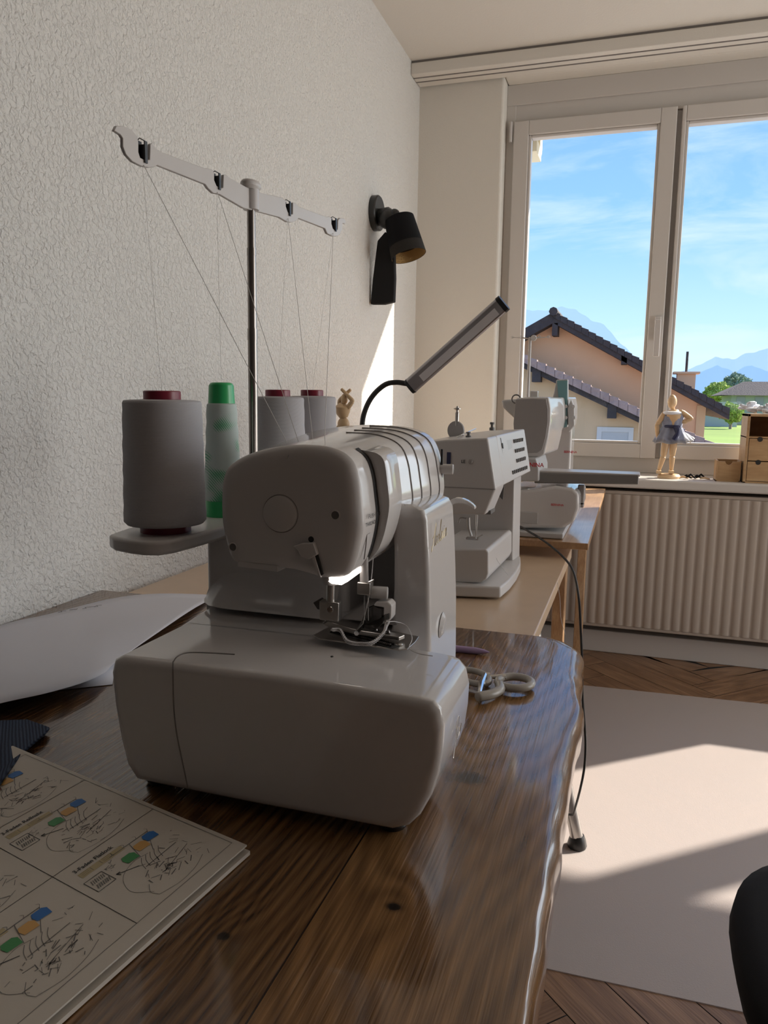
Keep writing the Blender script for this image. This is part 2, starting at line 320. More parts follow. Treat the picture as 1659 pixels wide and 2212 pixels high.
# every child keeps its mesh in its thing's frame: children of a part share that part's origin
def thing(name,loc,label,cat,group=None):
    o=bpy.data.objects.new(name,None); COL.objects.link(o); o.location=loc; WL[o.name]=V(loc); o.empty_display_size=.05
    o['label']=label; o['category']=cat
    if group: o['group']=group
    return o
def tag(o,label,cat,group=None):
    o['label']=label; o['category']=cat
    if group: o['group']=group
    return o
def struct(o,label=None):
    o['kind']='structure'
    if label: o['label']=label
    return o
def bez(pts,n=8):
    """Catmull-Rom through points"""
    pts=[V(p) for p in pts]; out=[]
    P=[2*pts[0]-pts[1]]+pts+[2*pts[-1]-pts[-2]]
    for i in range(1,len(P)-2):
        for k in range(n):
            t=k/n; a,b,c,d=P[i-1:i+3]
            out.append(.5*((2*b)+(c-a)*t+(2*a-5*b+4*c-d)*t*t+(3*b-a-3*c+d)*t**3))
    out.append(pts[-1]); return out
def text_into(mb,body,size,o,right,up,lift=0.0003,bold=False,shear=0,align='LEFT'):
    cu=bpy.data.curves.new('t','FONT'); cu.body=body; cu.size=size; cu.shear=shear; cu.align_x=align; cu.resolution_u=3
    if bold: cu.offset=size*.018
    ob=bpy.data.objects.new('t',cu); COL.objects.link(ob)
    dg=bpy.context.evaluated_depsgraph_get(); dg.update(); me=bpy.data.meshes.new_from_object(ob.evaluated_get(dg))
    r=V(right).normalized(); u=V(up).normalized(); nrm=r.cross(u)
    mb.add([V(o)+r*q.co.x+u*q.co.y+nrm*lift for q in me.vertices],[tuple(p.vertices) for p in me.polygons],False)
    bpy.data.objects.remove(ob); bpy.data.curves.remove(cu); bpy.data.meshes.remove(me)
def strokes_into(mb,lines,size,o,right,up,r=.0004,shear=.25):
    R=V(right).normalized(); U=V(up).normalized()
    for ln in lines:
        p=[V(o)+R*((x+y*shear)*size)+U*(y*size) for x,y in ln]
        mb.tube(bez(p,4) if len(p)>2 else p,r,5)

# ================================================================== ROOM
XL=-1.007; ZC=2.556; YW=3.57; XR=3.6; YR=-.55
def quadbox(name,a,b,m,label=None,bevel=0):
    return struct(MB().box(a,b).build(name,m,bevel=bevel),label)
quadbox('wall_left',(XL-.2,YR,0),(XL,YW,ZC),'wall')
# window wall: pillars, lintel, lower part (recess for the windows)
w=MB()
WZ0,WZ1=.745,2.50
w.box((XL-.2,YW,0),(-.622,3.95,ZC))                       # left pillar
w.box((-.622,3.60,0),(XR+.2,3.95,WZ0))                    # below the windows
w.box((-.622,YW,WZ1),(XR+.2,3.95,ZC))                     # lintel
w.box((1.36,YW,WZ0),(1.50,3.95,WZ1))                      # pier between the windows
w.box((3.35,YW,WZ0),(XR+.2,3.95,WZ1))
struct(w.build('wall_front','wall_fine',bevel=.012,seg=4))
# right wall with the opening added for fill light
w=MB(); w.box((XR,YR,0),(XR+.2,1.2,ZC)); w.box((XR,3.2,0),(XR+.2,3.57,ZC)); w.box((XR,1.2,2.25),(XR+.2,3.2,ZC)); struct(w.build('wall_right','wall_fine'))
quadbox('wall_rear',(XL-.2,YR-.2,0),(XR+.2,YR,ZC),'light_block')  # unseen wall set close and dark to cut bounce light
quadbox('ceiling',(XL-.2,YR-.2,ZC),(XR+.2,3.95,ZC+.2),'ceil')
# parquet in herringbone, each board a quad with its own grain
def herring():
    Wd,Ln=.118,.59; vs=[];fs=[];uv=[];c=math.cos(math.radians(45)); gap=.0012
    def quad(x0,y0,x1,y1,hor):
        cx,cy=(x0+x1)/2,(y0+y1)/2; wx,wy=c*cx-c*cy+1.2,c*cx+c*cy+.7
        if not(XL-.5<wx<XR+.5 and YR-.5<wy<YW+.5): return
        k=len(vs); ru,rv=random.random()*50,random.random()*50
        cs=[(x0+gap,y0+gap),(x1-gap,y0+gap),(x1-gap,y1-gap),(x0+gap,y1-gap)]
        for (a,b) in cs: vs.append((min(max(c*a-c*b+1.2,XL-.15),XR+.15),min(max(c*a+c*b+.7,YR-.15),YW+.02),0))
        fs.append((k,k+1,k+2,k+3))
        for (a,b) in cs: uv.append((a+ru,b+rv) if hor else (b+ru,a+rv))
    for i in range(-60,60):
        for j in range(-12,12):
            ox,oy=i*Wd+j*Ln,i*Wd-j*Ln
            quad(ox,oy,ox+Ln,oy+Wd,True); quad(ox,oy+Wd,ox+Wd,oy+Wd+Ln,False)
    n=len(vs); vs+= [(XL-.15,YR-.15,-.02),(XR+.15,YR-.15,-.02),(XR+.15,YW+.03,-.02),(XL-.15,YW+.03,-.02),(XL-.15,YR-.15,-.0015),(XR+.15,YR-.15,-.0015),(XR+.15,YW+.03,-.0015),(XL-.15,YW+.03,-.0015)]
    for f in ((3,2,1,0),(4,5,6,7),(0,1,5,4),(1,2,6,5),(2,3,7,6),(3,0,4,7)): fs.append(tuple(n+q for q in f)); uv+=[(0,0)]*4
    me=bpy.data.meshes.new('floor'); me.from_pydata(vs,[],fs); l=me.uv_layers.new(name='uv')
    i=0
    for p in me.polygons:
        for li in p.loop_indices: l.data[li].uv=uv[i]; i+=1
    me.materials.append(M['parquet']); me.materials.append(M['slot'])
    for p in me.polygons[-6:]: p.material_index=1
    o=bpy.data.objects.new('floor',me); COL.objects.link(o); struct(o)
herring()
# plinth and skirting below the radiator
b=MB(); b.box((XL,3.42,0),(XR,3.60,.098)); struct(b.build('baseboard_front','trim',bevel=.004))
b=MB(); b.box((XL,YR,0),(XL+.014,3.42,.07)); struct(b.build('baseboard_left','trim',bevel=.003))
# sill
b=MB(); b.box((XL,3.345,.745),(XR,3.69,.785)); struct(b.build('window_sill','trim',bevel=.008),'wide painted window sill above the radiator')
# windows
def sash(mb,x0,x1,z0,z1,gx0,gx1,gz0,gz1,y0,y1):
    mb.box((x0,y0,z0),(gx0,y1,z1)); mb.box((gx1,y0,z0),(x1,y1,z1)); mb.box((gx0,y0,z0),(gx1,y1,gz0)); mb.box((gx0,y0,gz1),(gx1,y1,z1))
def bead(mb,gx0,gx1,gz0,gz1,y0,y1,t=.009):
    mb.box((gx0,y0,gz0),(gx0+t,y1,gz1)); mb.box((gx1-t,y0,gz0),(gx1,y1,gz1)); mb.box((gx0+t,y0,gz0),(gx1-t,y1,gz0+t)); mb.box((gx0+t,y0,gz1-t),(gx1-t,y1,gz1))
def window(name,x0,x1,panes,label,handle=None,hinge=None):
    r=bpy.data.objects.new(name,None); COL.objects.link(r); r.location=(x0,3.66,.785); WL[r.name]=V(r.location); struct(r,label)
    f=MB(); xs=[p[0] for p in panes]; xe=panes[-1][1]
    # outer frame with the broad head board
    f.box((x0,3.66,.785),(panes[0][0]+.004,3.74,2.5)); f.box((xe-.004,3.66,.785),(x1,3.74,2.5))
    f.box((x0,3.662,.785),(x1,3.74,.853)); f.box((x0,3.664,2.335),(x1,3.74,2.5)); f.box((x0,3.655,2.412),(x1,3.664,2.5))
    f.box((panes[0][1]-.01,3.675,.85),(panes[1][0]+.01,3.74,2.335))
    f.build('window_frame','frame',r,bevel=.003)
    for i,(a,b_,g0,g1) in enumerate(panes):
        s=MB(); sash(s,a,b_,.853,2.338,g0-.012,g1+.012,.916,2.277,3.635,3.70); so_=s.build('sash','frame',r,bevel=.004)
        s=MB(); bead(s,g0-.012,g1+.012,.916,2.277,3.645,3.69,.012); s.build('glazing_bead','frame',so_,bevel=.003)
        s=MB(); s.box((g0-.012,3.674,.916),(g1+.012,3.678,2.277)); s.build('pane','glass',so_)
    if handle:
        h=MB(); h.box((handle-.013,3.622,1.375),(handle+.013,3.636,1.475)); h.tube([(handle,3.63,1.44),(handle,3.59,1.44)],.009); h.box((handle-.012,3.565,1.300),(handle+.012,3.595,1.455)); h.build('window_handle','white2',r,bevel=.005)
    if hinge:
        for z0,z1 in ((2.25,2.335),(.87,.95)):
            h=MB(); h.tube([(hinge,3.63,z0),(hinge,3.63,z1)],.007); h.build('hinge','white2',r)
    return r
window('window_1',-.622,1.36,[(-.585,.103,-.505,.026),(.124,1.335,.152,1.283)],'white casement window looking out on the orange gable and mountains',handle=.078,hinge=-.597)
window('window_2',1.50,3.35,[(1.52,2.40,1.57,2.34),(2.42,3.32,2.52,3.27)],'white window right of the pier, outside the view')
# unseen glazed door, added to let fill light in from the right
r=bpy.data.objects.new('fill_door',None); COL.objects.link(r); r.location=(XR,1.2,0); WL[r.name]=V(r.location); struct(r,'added unseen glazed door letting fill light in from the right')
f=MB()
for y in (1.2,2.16,3.12): f.box((XR+.05,y,0),(XR+.12,y+.08,2.25))
f.box((XR+.05,1.2,0),(XR+.12,3.2,.1)); f.box((XR+.05,1.2,2.17),(XR+.12,3.2,2.25)); f.build('door_frame','frame',r,bevel=.004)
f=MB(); f.box((XR+.08,1.2,.1),(XR+.084,3.2,2.2)); f.build('pane','glass',r)
# eave of this building beyond the windows
b=MB(); b.box((-3,3.95,2.49),(4.6,4.20,2.62)); struct(b.build('trim_1','cream'),'roof eave outside above the window')
b=MB(); b.prism([(-.60,4.12,2.30),(-.60,4.12,2.49),(-.60,4.2,2.49),(-.60,4.2,2.36)],(.075,0,0)); b.box((-.62,3.95,2.30),(-.52,4.13,2.36)); struct(b.build('trim_2','cream',bevel=.004),'cream eave bracket at the upper left corner of the pane')
# curtain rail
cr_=thing('curtain_rail',(XL,3.42,2.49),'long white two-groove curtain rail under the ceiling along the window wall','curtain rail')
c=MB(); c.box((XL+.001,3.42,2.497),(XR-.001,3.56,2.545)); c.build('rail','ceil',cr_,bevel=.003)
for y in (3.455,3.50):
    c=MB(); c.box((XL+.003,y,2.494),(XR-.003,y+.005,2.4975)); c.build('groove','seam',cr_)
c=MB(); c.box((XL+.001,3.428,2.545),(XR-.001,3.55,2.556)); c.build('shadow_gap','seam',cr_)
hc=thing('shade_cabinet',(-.86,.0,.712),'added dark cabinet block outside the view, keeping light off camera-facing surfaces','cabinet')  # unseen block added to shade the surfaces facing the camera
c=MB(); c.box((XL+.002,YR+.002,.712),(-.70,.52,2.50)); c.build('body','light_block',hc,bevel=.003)
for y in (YR+.01,-.01):
    c=MB(); c.box((-.70,y,.72),(-.682,y+.52,2.49)); cd_=c.build('door','light_block',hc,bevel=.003)
    c=MB(); c.tube([(-.676,y+.47,1.3),(-.66,y+.47,1.31),(-.66,y+.47,1.45),(-.676,y+.47,1.46)],.005,8); c.build('handle','steel',cd_)
# radiator
rd=thing('radiator',(-.75,3.35,.12),'beige ribbed panel radiator below the window sill','radiator')
p=MB(); x=-.80; pts=[]
prof=[]
while x<1.6:
    for k,(dx,dy) in enumerate(((0,.0042),(.006,.003),(.012,.0),(.027,.0),(.033,.003))): prof.append((x+dx,3.362+dy))
    x+=.0385
outl=[(a,b_) for a,b_ in prof]+[(prof[-1][0],3.40),(prof[0][0],3.40)]
def rad(z): return [V((a,b_,z)) for a,b_ in outl]
p.loft([rad(.145),rad(.715)]); p.build('ribbed_panel','radiator',rd,ang=60)
p=MB(); p.box((-.80,3.366,.715),(1.6,3.50,.73)); p.box((-.80,3.366,.13),(1.6,3.50,.145)); p.box((-.80,3.44,.14),(1.6,3.46,.72)); p.build('back_panel','radiator',rd,bevel=.003)
p=MB(); p.box((-.5,3.46,.3),(-.46,3.598,.33)); p.build('wall_bracket','trim',rd)

# ================================================================== OUTSIDE
HY=30.0
def hx(px,py,Y=HY): return at(px,py,y=Y)
hs=thing('neighbour_house',(-3,HY,-2),'orange stucco gable house with dark tiled roof seen through the window','house')
pk=hx(1200,678); rs_=hx(1572,884); sl_=(pk.z-rs_.z)/(rs_.x-pk.x); lx=pk.x-6.2
wr=3.0-.0; wr=hx(1522,900).x
m=MB(); g=[(lx,HY,-2),(wr,HY,-2),(wr,HY,pk.z-sl_*(wr-pk.x)-.1),(pk.x,HY,pk.z-.1),(lx,HY,pk.z-sl_*(pk.x-lx)-.1)]
m.prism(g,(0,9,0)); m.build('gable_wall','stucco',hs)
m=MB()
for sgn,xe in ((1,rs_.x),(-1,lx-.7)):
    z_e=pk.z-sl_*abs(xe-pk.x)
    m.prism([(pk.x,HY-.7,pk.z),(xe,HY-.7,z_e),(xe,HY-.7,z_e-.36),(pk.x,HY-.7,pk.z-.40)],(0,10,0))
for k in range(24):   # raised verge tiles
    t=k/24; x=pk.x+(rs_.x-pk.x)*t; zz=pk.z-sl_*(x-pk.x); w2=(rs_.x-pk.x)/24*.96; m.prism([(x,HY-.75,zz-.2),(x+w2,HY-.75,zz-.2-sl_*w2),(x+w2,HY-.75,zz+.05-sl_*w2),(x,HY-.75,zz+.0)],(0,.35,0))
m.tube([(pk.x,HY-.85,pk.z),(pk.x,HY+9,pk.z)],.16,8)
m.build('roof','roofd',hs)
for px_,py_ in ((1200,705),(1349,766)):
    q=hx(px_,py_,HY-.5); m=MB(); m.box((q.x-.1,HY-.7,q.z-.35),(q.x+.1,HY,q.z+.1)); m.build('purlin_end','roofd',hs)
ch=hx(1482,808,HY+4); m=MB(); m.box((ch.x-.35,HY+3.6,ch.z-1.5),(ch.x+.35,HY+4.4,ch.z)); m.box((ch.x-.5,HY+3.5,ch.z),(ch.x+.5,HY+4.5,ch.z+.08)); cho=m.build('chimney','stucco',hs)
m=MB(); m.tube([(ch.x,HY+4,ch.z),(ch.x,HY+4,ch.z+.9)],.05,6); m.build('flue_pipe','roofd',cho)
# corner pier, its sunlight put in as tan colour
m=MB(); q=hx(1522,930); m.box((wr-.28,HY-.06,-2),(wr+.02,HY+.3,pk.z-sl_*(wr-pk.x)-.3)); m.build('corner_pier','stucco2',hs)
# lower annex in front
AY=26.0
an=thing('annex_house',(-3,AY,-2),'lower tan annex with brown tiled lean roof in front of the orange gable','house')
a0=at(1100,752,y=AY); a1=at(1540,958,y=AY); s2=(a0.z-a1.z)/(a1.x-a0.x)
m=MB(); m.prism([(a0.x-1,AY,-2),(a1.x-.5,AY,-2),(a1.x-.5,AY,a1.z+.5*s2-.35),(a0.x-1,AY,a0.z+s2-.35)],(0,3.2,0)); m.build('wall','stucco2',an)
m=MB(); m.prism([(a0.x-1,AY-.55,a0.z+s2),(a1.x,AY-.55,a1.z),(a1.x,AY-.55,a1.z-.24),(a0.x-1,AY-.55,a0.z+s2-.24)],(0,3.2,0)); 
for k in range(26):
    t=k/26; x=a0.x-1+(a1.x-a0.x+1)*t; z=a0.z+s2-s2*(x-a0.x+1); w2=(a1.x-a0.x+1)/26*.96; m.prism([(x,AY-.6,z-.24),(x+w2,AY-.6,z-.24-s2*w2),(x+w2,AY-.6,z+.05-s2*w2),(x,AY-.6,z+.0)],(0,.3,0))
m.build('tiled_roof','roofb',an)
m=MB(); m.prism([(a0.x-1,AY-.45,a0.z+s2-.24),(a1.x,AY-.45,a1.z-.24),(a1.x,AY-.45,a1.z-.42),(a0.x-1,AY-.45,a0.z+s2-.42)],(0,.5,0)); m.build('verge_board','roofd',an)
for px_,py_ in ((1160,812),(1322,890)):
    q=at(px_,py_,y=AY-.3); m=MB(); m.box((q.x-.14,AY-.5,q.z-.2),(q.x+.14,AY,q.z+.25)); m.build('purlin_end','roofd',an)
wa=at(1290,922,y=AY-.02); wb=at(1366,975,y=AY-.02)
m=MB(); bead(m,wa.x,wb.x,wb.z-.3,wa.z,AY-.05,AY+.02,.15); wf=m.build('window','frame',an)
m=MB(); m.box((wa.x+.15,AY-.02,wb.z-.3),(wb.x-.15,AY+.01,wa.z-.12)); m.build('pane','lgrey',wf)
# far house
FY=130.0
q0=at(1566,848,y=FY); q1=at(1625,822,y=FY)
fh=thing('far_house',(q0.x,FY,-2),'distant grey-green house with dark hipped roof at the right edge','house')
m=MB(); m.box((q0.x+1,FY,-2),(q0.x+26,FY+14,q0.z-.3)); m.build('wall','greyhouse',fh)
m=MB(); A_=[V((q0.x-.8,FY-1,q0.z-.4)),V((q0.x+28,FY-1,q0.z-.4)),V((q0.x+28,FY+15,q0.z-.4)),V((q0.x-.8,FY+15,q0.z-.4))]; B_=[V((q1.x-.3,FY+6,q1.z)),V((q1.x+18,FY+6,q1.z)),V((q1.x+18,FY+8,q1.z)),V((q1.x-.3,FY+8,q1.z))]
m.loft([A_,B_]); m.build('roof','roofd',fh)
for px_ in (1600,1640):
    q=at(px_,868,y=FY-.1); m=MB(); m.box((q.x-.6,FY-.1,q.z-.8),(q.x+.6,FY+.02,q.z+.8)); m.build('window','grey',fh)
# low sheds / parked grey shapes
q=at(1522,893,y=115); m=MB(); m.box((q.x-.5,115,-2),(q.x+4.2,119,q.z+.3)); m.prism([(q.x-.8,114.6,q.z+.3),(q.x+4.5,114.6,q.z+.3),(q.x+3.9,114.6,q.z+1.6),(q.x-.2,114.6,q.z+1.6)],(0,5,0)); tag(m.build('garden_shed','lgrey',origin=(q.x,115,-2)),'low pale grey shed beyond the lawn beside the gable','shed')
def blob_tree(name,px,py,Y,r,m_,label,trunk=True,cat='tree'):
    c=at(px,py,y=Y); t=thing(name,(c.x,Y,-2),label,cat)
    rnd=random.Random(px); b=MB()
    for k in range(3600):
        d=V((rnd.gauss(0,1),rnd.gauss(0,1),rnd.gauss(0,1))).normalized(); lump=1+.35*mnoise.noise(d*2.2+V((px,0,0)))
        p=c+V((d.x*r*lump,d.y*r*lump,d.z*r*.8*lump))*rnd.uniform(.55,1)**.5; w_=r*.09
        u=V((rnd.gauss(0,1),rnd.gauss(0,1),rnd.gauss(0,1))).normalized()*w_; v=u.orthogonal().normalized()*w_*.7
        b.add([p-u,p-v,p+u,p+v],[(0,1,2,3)],False)
    b.build('crown',m_,t)
    if trunk: b=MB(); b.tube([(c.x,Y,-2),(c.x,Y,c.z)],.18,8); b.build('trunk','roofb',t)
blob_tree('leafy_tree',1552,850,160,2.6,'leafy','bright yellow-green tree just beyond the gable eave')
blob_tree('grey_tree',1592,832,190,3.0,'leafg','dull grey-green tree behind the distant roof')
blob_tree('garden_bush',1580,892,105,1.5,'leafy','small yellow-green bush on the lawn before the distant house',cat='bush')
m=MB(); m.box((-400,40,-2.1),(400,900,-2.0)); struct(m.build('ground','lawn'),'green meadow outside'); m=MB(); m.box((-400,4.5,-2.12),(400,40,-2.0)); struct(m.build('ground','bounce_ground'),'unseen grey ground toned to keep green bounce light off the annex')  # near ground greyed to cut green bounce on the annex
def mountain(name,pts,Y,depth,m_,label,base=-10):
    top=[at(px,py,y=Y) for px,py in pts]; m=MB(); n=len(top); rows=[]
    for k in range(9):
        t=k/8; rows.append([V((p.x,Y-depth*(1-t),base+(p.z-base)*t+ (0 if k==8 else mnoise.noise(V((p.x*.006,t*3,Y)))*p.z*.012))) for p in top])
    m.loft(rows,cap=False,closed=False); tag(m.build(name,m_,ang=180,origin=(top[n//2].x,Y,base)),label,'mountain')
def ridge(pts,n=12):
    o=[]
    for i in range(len(pts)-1):
        for k in range(n):
            t=k/n; x=pts[i][0]*(1-t)+pts[i+1][0]*t; y=pts[i][1]*(1-t)+pts[i+1][1]*t; o.append((x,y+mnoise.noise(V((x*.05,3.1,0)))*5))
    return o+[pts[-1]]
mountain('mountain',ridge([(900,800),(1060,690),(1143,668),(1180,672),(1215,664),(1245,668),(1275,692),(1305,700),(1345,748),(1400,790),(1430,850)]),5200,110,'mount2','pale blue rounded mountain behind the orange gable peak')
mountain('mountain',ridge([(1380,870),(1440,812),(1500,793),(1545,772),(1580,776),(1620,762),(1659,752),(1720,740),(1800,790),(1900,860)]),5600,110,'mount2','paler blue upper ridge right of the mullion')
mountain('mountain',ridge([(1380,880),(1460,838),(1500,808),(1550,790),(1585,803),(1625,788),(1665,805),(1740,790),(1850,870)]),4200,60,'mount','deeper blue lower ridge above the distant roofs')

# ================================================================== TABLES
T=.71
def interp(tab,y):
    if y<=tab[0][0]: return tab[0][1]
    for (a,b_),(c,d) in zip(tab,tab[1:]):
        if y<=c:
            t=(y-a)/(c-a); t=t*t*(3-2*t); return b_+(d-b_)*t
    return tab[-1][1]
tt=[(-.4,-.05),(.2,-.050),(.439,-.046),(.485,-.047),(.551,-.050),(.594,-.051),(.706,-.056),(.80,-.060),(.86,-.054),(.97,-.046),(1.04,-.056),(1.107,-.067),(1.18,-.070),(1.215,-.074),(1.245,-.088),(1.26,-.11)]
to=[(-.4,-.034),(.2,-.036),(.5,-.038),(.578,-.039),(.697,-.040),(.867,-.041),(.98,-.038),(1.045,-.046),(1.15,-.050),(1.215,-.052),(1.245,-.068),(1.26,-.10)]
ot=thing('oak_desk',(-.5,.45,0),'varnished oak desk with wavy live edge carrying the nearest sewing machine','table')
m=MB(); secs=[]; ys=[-.38+1.64*i/130 for i in range(131)]
for y in ys:
    a=interp(tt,y)+.0016*mnoise.noise(V((0,y*30,0))); o_=interp(to,y)+.0025*mnoise.noise(V((5,y*22,0)))
    secs.append([V((XL+.003,y,.662)),V((XL+.003,y,T)),V((-.5,y,T)),V((a-.03,y,T)),V((a-.012,y,T-.0002)),V((a,y,T-.0012)),V((a+(o_-a)*.3,y,T-.003)),V((a+(o_-a)*.6,y,T-.0068)),V((a+(o_-a)*.85,y,T-.013)),V((a+(o_-a)*.96,y,T-.019)),V((o_,y,T-.027)),V((o_-.001,y,.668)),V((o_-.006,y,.662))])
m.loft(secs); tp=m.build('tabletop','oak',ot,ang=50)
for (x,y) in ((-.93,-.3),(-.22,-.3),(-.93,1.15),(-.22,1.15)):
    m=MB(); m.box((x-.03,y-.03,0),(x+.03,y+.03,.662)); m.build('leg','dsteel',ot,bevel=.003)
bt=thing('beige_table',(-.5,1.7,0),'beige laminate table behind the oak desk carrying the knob-faced machine','table')
m=MB(); m.box((-.98,1.30,.668),(-.142,2.155,.695)); m.build('tabletop','beech',bt,bevel=.003)
def splay(a,b_):
    m=MB(); m.tube([a,b_],.016,16); lg=m.build('leg','steel',bt); b_=V(b_)
    m=MB(); m.lathe((b_.x,b_.y,0),[(.0,0),(.022,0),(.024,.008),(.021,.022),(.016,.034),(.0,.036)],20); m.build('rubber_foot','blackp',lg)
splay((-.225,1.80,.668),(-.072,1.832,.02)); splay((-.33,1.40,.668),(-.33,1.36,.02)); splay((-.88,1.40,.668),(-.90,1.36,.02)); splay((-.88,2.05,.668),(-.90,2.09,.02))
bd=thing('window_desk',(-.5,2.6,0),'light wood desk board in the corner under the window, carrying the embroidery machine','table')
m=MB(); m.prism([(-.98,2.0,.722),(-.091,2.0,.722),(-.094,3.34,.722),(-.98,3.34,.722)],(0,0,.018)); m.build('tabletop','board',bd,bevel=.002)
for y0_,y1_ in ((2.17,2.20),(3.26,3.29)):
    m=MB(); m.box((-.19,y0_,0),(-.155,y1_+.03,.722)); m.build('leg','board',bd,bevel=.003)
    m=MB(); m.box((-.97,y0_,0),(-.93,y1_+.03,.722)); m.build('leg','board',bd,bevel=.003)

# ================================================================== SERGER (nearest machine)
sg=thing('overlock_machine',(-.3,.75,T),'large white overlock machine in the foreground, four threads running from its tall stand','sewing machine')
# base, profile traced on its near end
pr=[(262,1417),(600,1459),(905,1508),(935,1516),(951,1535),(958,1570),(955,1620),(947,1672),(930,1722),(905,1765),(880,1788),(850,1795),(560,1741),(345,1698),(292,1686),(272,1655),(258,1600),(245,1520),(238,1450),(243,1427)]
Y0=.601
pf=[at(a,b_,y=Y0) for a,b_ in pr]
cx_=sum(p.x for p in pf)/len(pf); cz_=sum(p.z for p in pf)/len(pf)
ZT=.8576
for p in pf:
    if p.z>.853: p.z=ZT
def sec(y,ins,xr=None):
    o=[]
    for p in pf:
        q=V((p.x,y,p.z)); d=V((cx_-q.x,0,cz_-q.z)); 
        q.x+= max(-ins,min(ins,d.x)); q.z+=max(-ins,min(ins,d.z)); o.append(q)
    return o
def rsec(y,ins):
    o=[]
    for p in pf:
        q=V((p.x,y,p.z))
        if p.x>-.20: q.x-=ins
        o.append(q)
    return o
def rear(y):
    return [V((min(p.x,-.226)-(.011 if p.x<-.44 else 0)*(y-.718)/.082,y,max(p.z,.722))) for p in pf]
m=MB(); m.loft([sec(.5995,.0085),sec(.6005,.0045),sec(.6030,.0015),sec(.6065,0),sec(.708,0),rsec(.7145,.002),rsec(.7205,.009)]); m.build('free_arm_base','white',sg,ang=45)
# rear of the base with left side, running under the body
def rp_(x0,x1,z0,z1,y): return [V((x0,y,z0)),V((x1,y,z0)),V((x1,y,z1)),V((x0,y,z1))]
m=MB(); m.loft([rear(.718),rear(.80)]); m.box((-.484,.799,.722),(-.226,.905,ZT-.001)); m.build('base_rear','white',sg,ang=45)
for x,y in ((-.44,.63),(-.19,.63),(-.44,.88),(-.24,.88)):
    m=MB(); m.lathe((x,y,T),[(0,0),(.012,0),(.014,.004),(.012,.016),(0,.016)],16); m.build('foot','blackp',sg)
# seam of the removable base panel
_x=at(381,1450,y=.60).x
sm=[V((_x+.05,.622,ZT+.0005)),V((_x+.03,.6185,ZT+.0005)),V((_x+.012,.614,ZT+.0005)),V((_x+.004,.609,ZT+.0004)),V((_x,.6030,ZT-.0012)),V((_x-.0020,.6000,ZT-.0046)),V((_x-.003,.5993,ZT-.010)),at(375,1520,y=.5993),at(381,1580,y=.5993),at(393,1640,y=.5993),at(406,1700,y=.5996)]
m=MB(); m.tube(bez(sm,6),.0007,6); m.build('panel_seam','seam',sg)
# body wall behind and the left column up to the arm
m=MB(); m.box((-.485,.80,.80),(-.30,.905,.938)); m.build('rear_body','white',sg,bevel=.008,seg=4)
m=MB()   # fillet between base top and body wall
fl=[[V((x,.8005-r_f+r_f*math.sin(a),ZT+.0001+r_f*(1-math.cos(a)))) for a in [math.pi/2*k/8 for k in range(9)]] for x,r_f in ((-.4845,.004),(-.482,.010),(-.475,.022),(-.462,.034),(-.44,.040),(-.31,.040))]
m.loft(fl,cap=False,closed=False); m.build('body_fillet','white',sg,ang=180,weighted=False)
m=MB(); m.box((-.302,.855,.80),(-.215,.90,.965)); m.build('throat_panel','grey',sg,bevel=.004)
# arm: lofted from the near cap outline towards the far end
cap=[(478,1090),(480,1045),(490,1012),(520,990),(560,975),(605,966),(650,963),(700,967),(735,979),(758,1000),(770,1035),(776,1080),(780,1130),(774,1175),(764,1215),(752,1240),(735,1249),(700,1249),(640,1232),(560,1222),(515,1217),(498,1203),(487,1165),(480,1130)]
YA=.690
cp=[at(a,b_,y=YA) for a,b_ in cap]
ccx=(-.398-.245)/2; ccz=.988
def arm(y,k):
    o=[]
    for p in cp:
        t=(y-YA)/(.905-YA)
        x=-.398-.034*t+(p.x+.398)*(1+ (.222-.153)/.153*t*1.0)
        z=p.z+.016*t+(.004*t if p.z<.95 else 0)
        q=V((x,y,z)); mxx=-.398-.034*t+.0765*(1+.45*t)
        d=V((mxx-x,0,ccz-z)); q.x+=max(-k,min(k,d.x)); q.z+=max(-k,min(k,d.z)); o.append(q)
    return o
def armx(y,z):   # front surface x at height z
    s_=arm(y,0); best=None
    r=[q for q in s_ if q.x>-.30+0*y]
    r=sorted(r,key=lambda q:q.z)
    for a,b_ in zip(r,r[1:]):
        if a.z<=z<=b_.z and b_.z>a.z:
            t=(z-a.z)/(b_.z-a.z); xx=a.x+(b_.x-a.x)*t; best=xx if best is None else max(best,xx)
    return best
def smooth_sec(s_,n=3):
    return bez(s_+[s_[0]],n)[:-1]
m=MB(); m.loft([smooth_sec(arm(YA-.0015,.010)),smooth_sec(arm(YA-.0005,.0055)),smooth_sec(arm(YA+.002,.002)),smooth_sec(arm(YA+.006,0)),smooth_sec(arm(.75,0)),smooth_sec(arm(.82,0)),smooth_sec(arm(.895,0)),smooth_sec(arm(.903,.004)),smooth_sec(arm(.906,.012))]); m.build('arm','white',sg,ang=45)
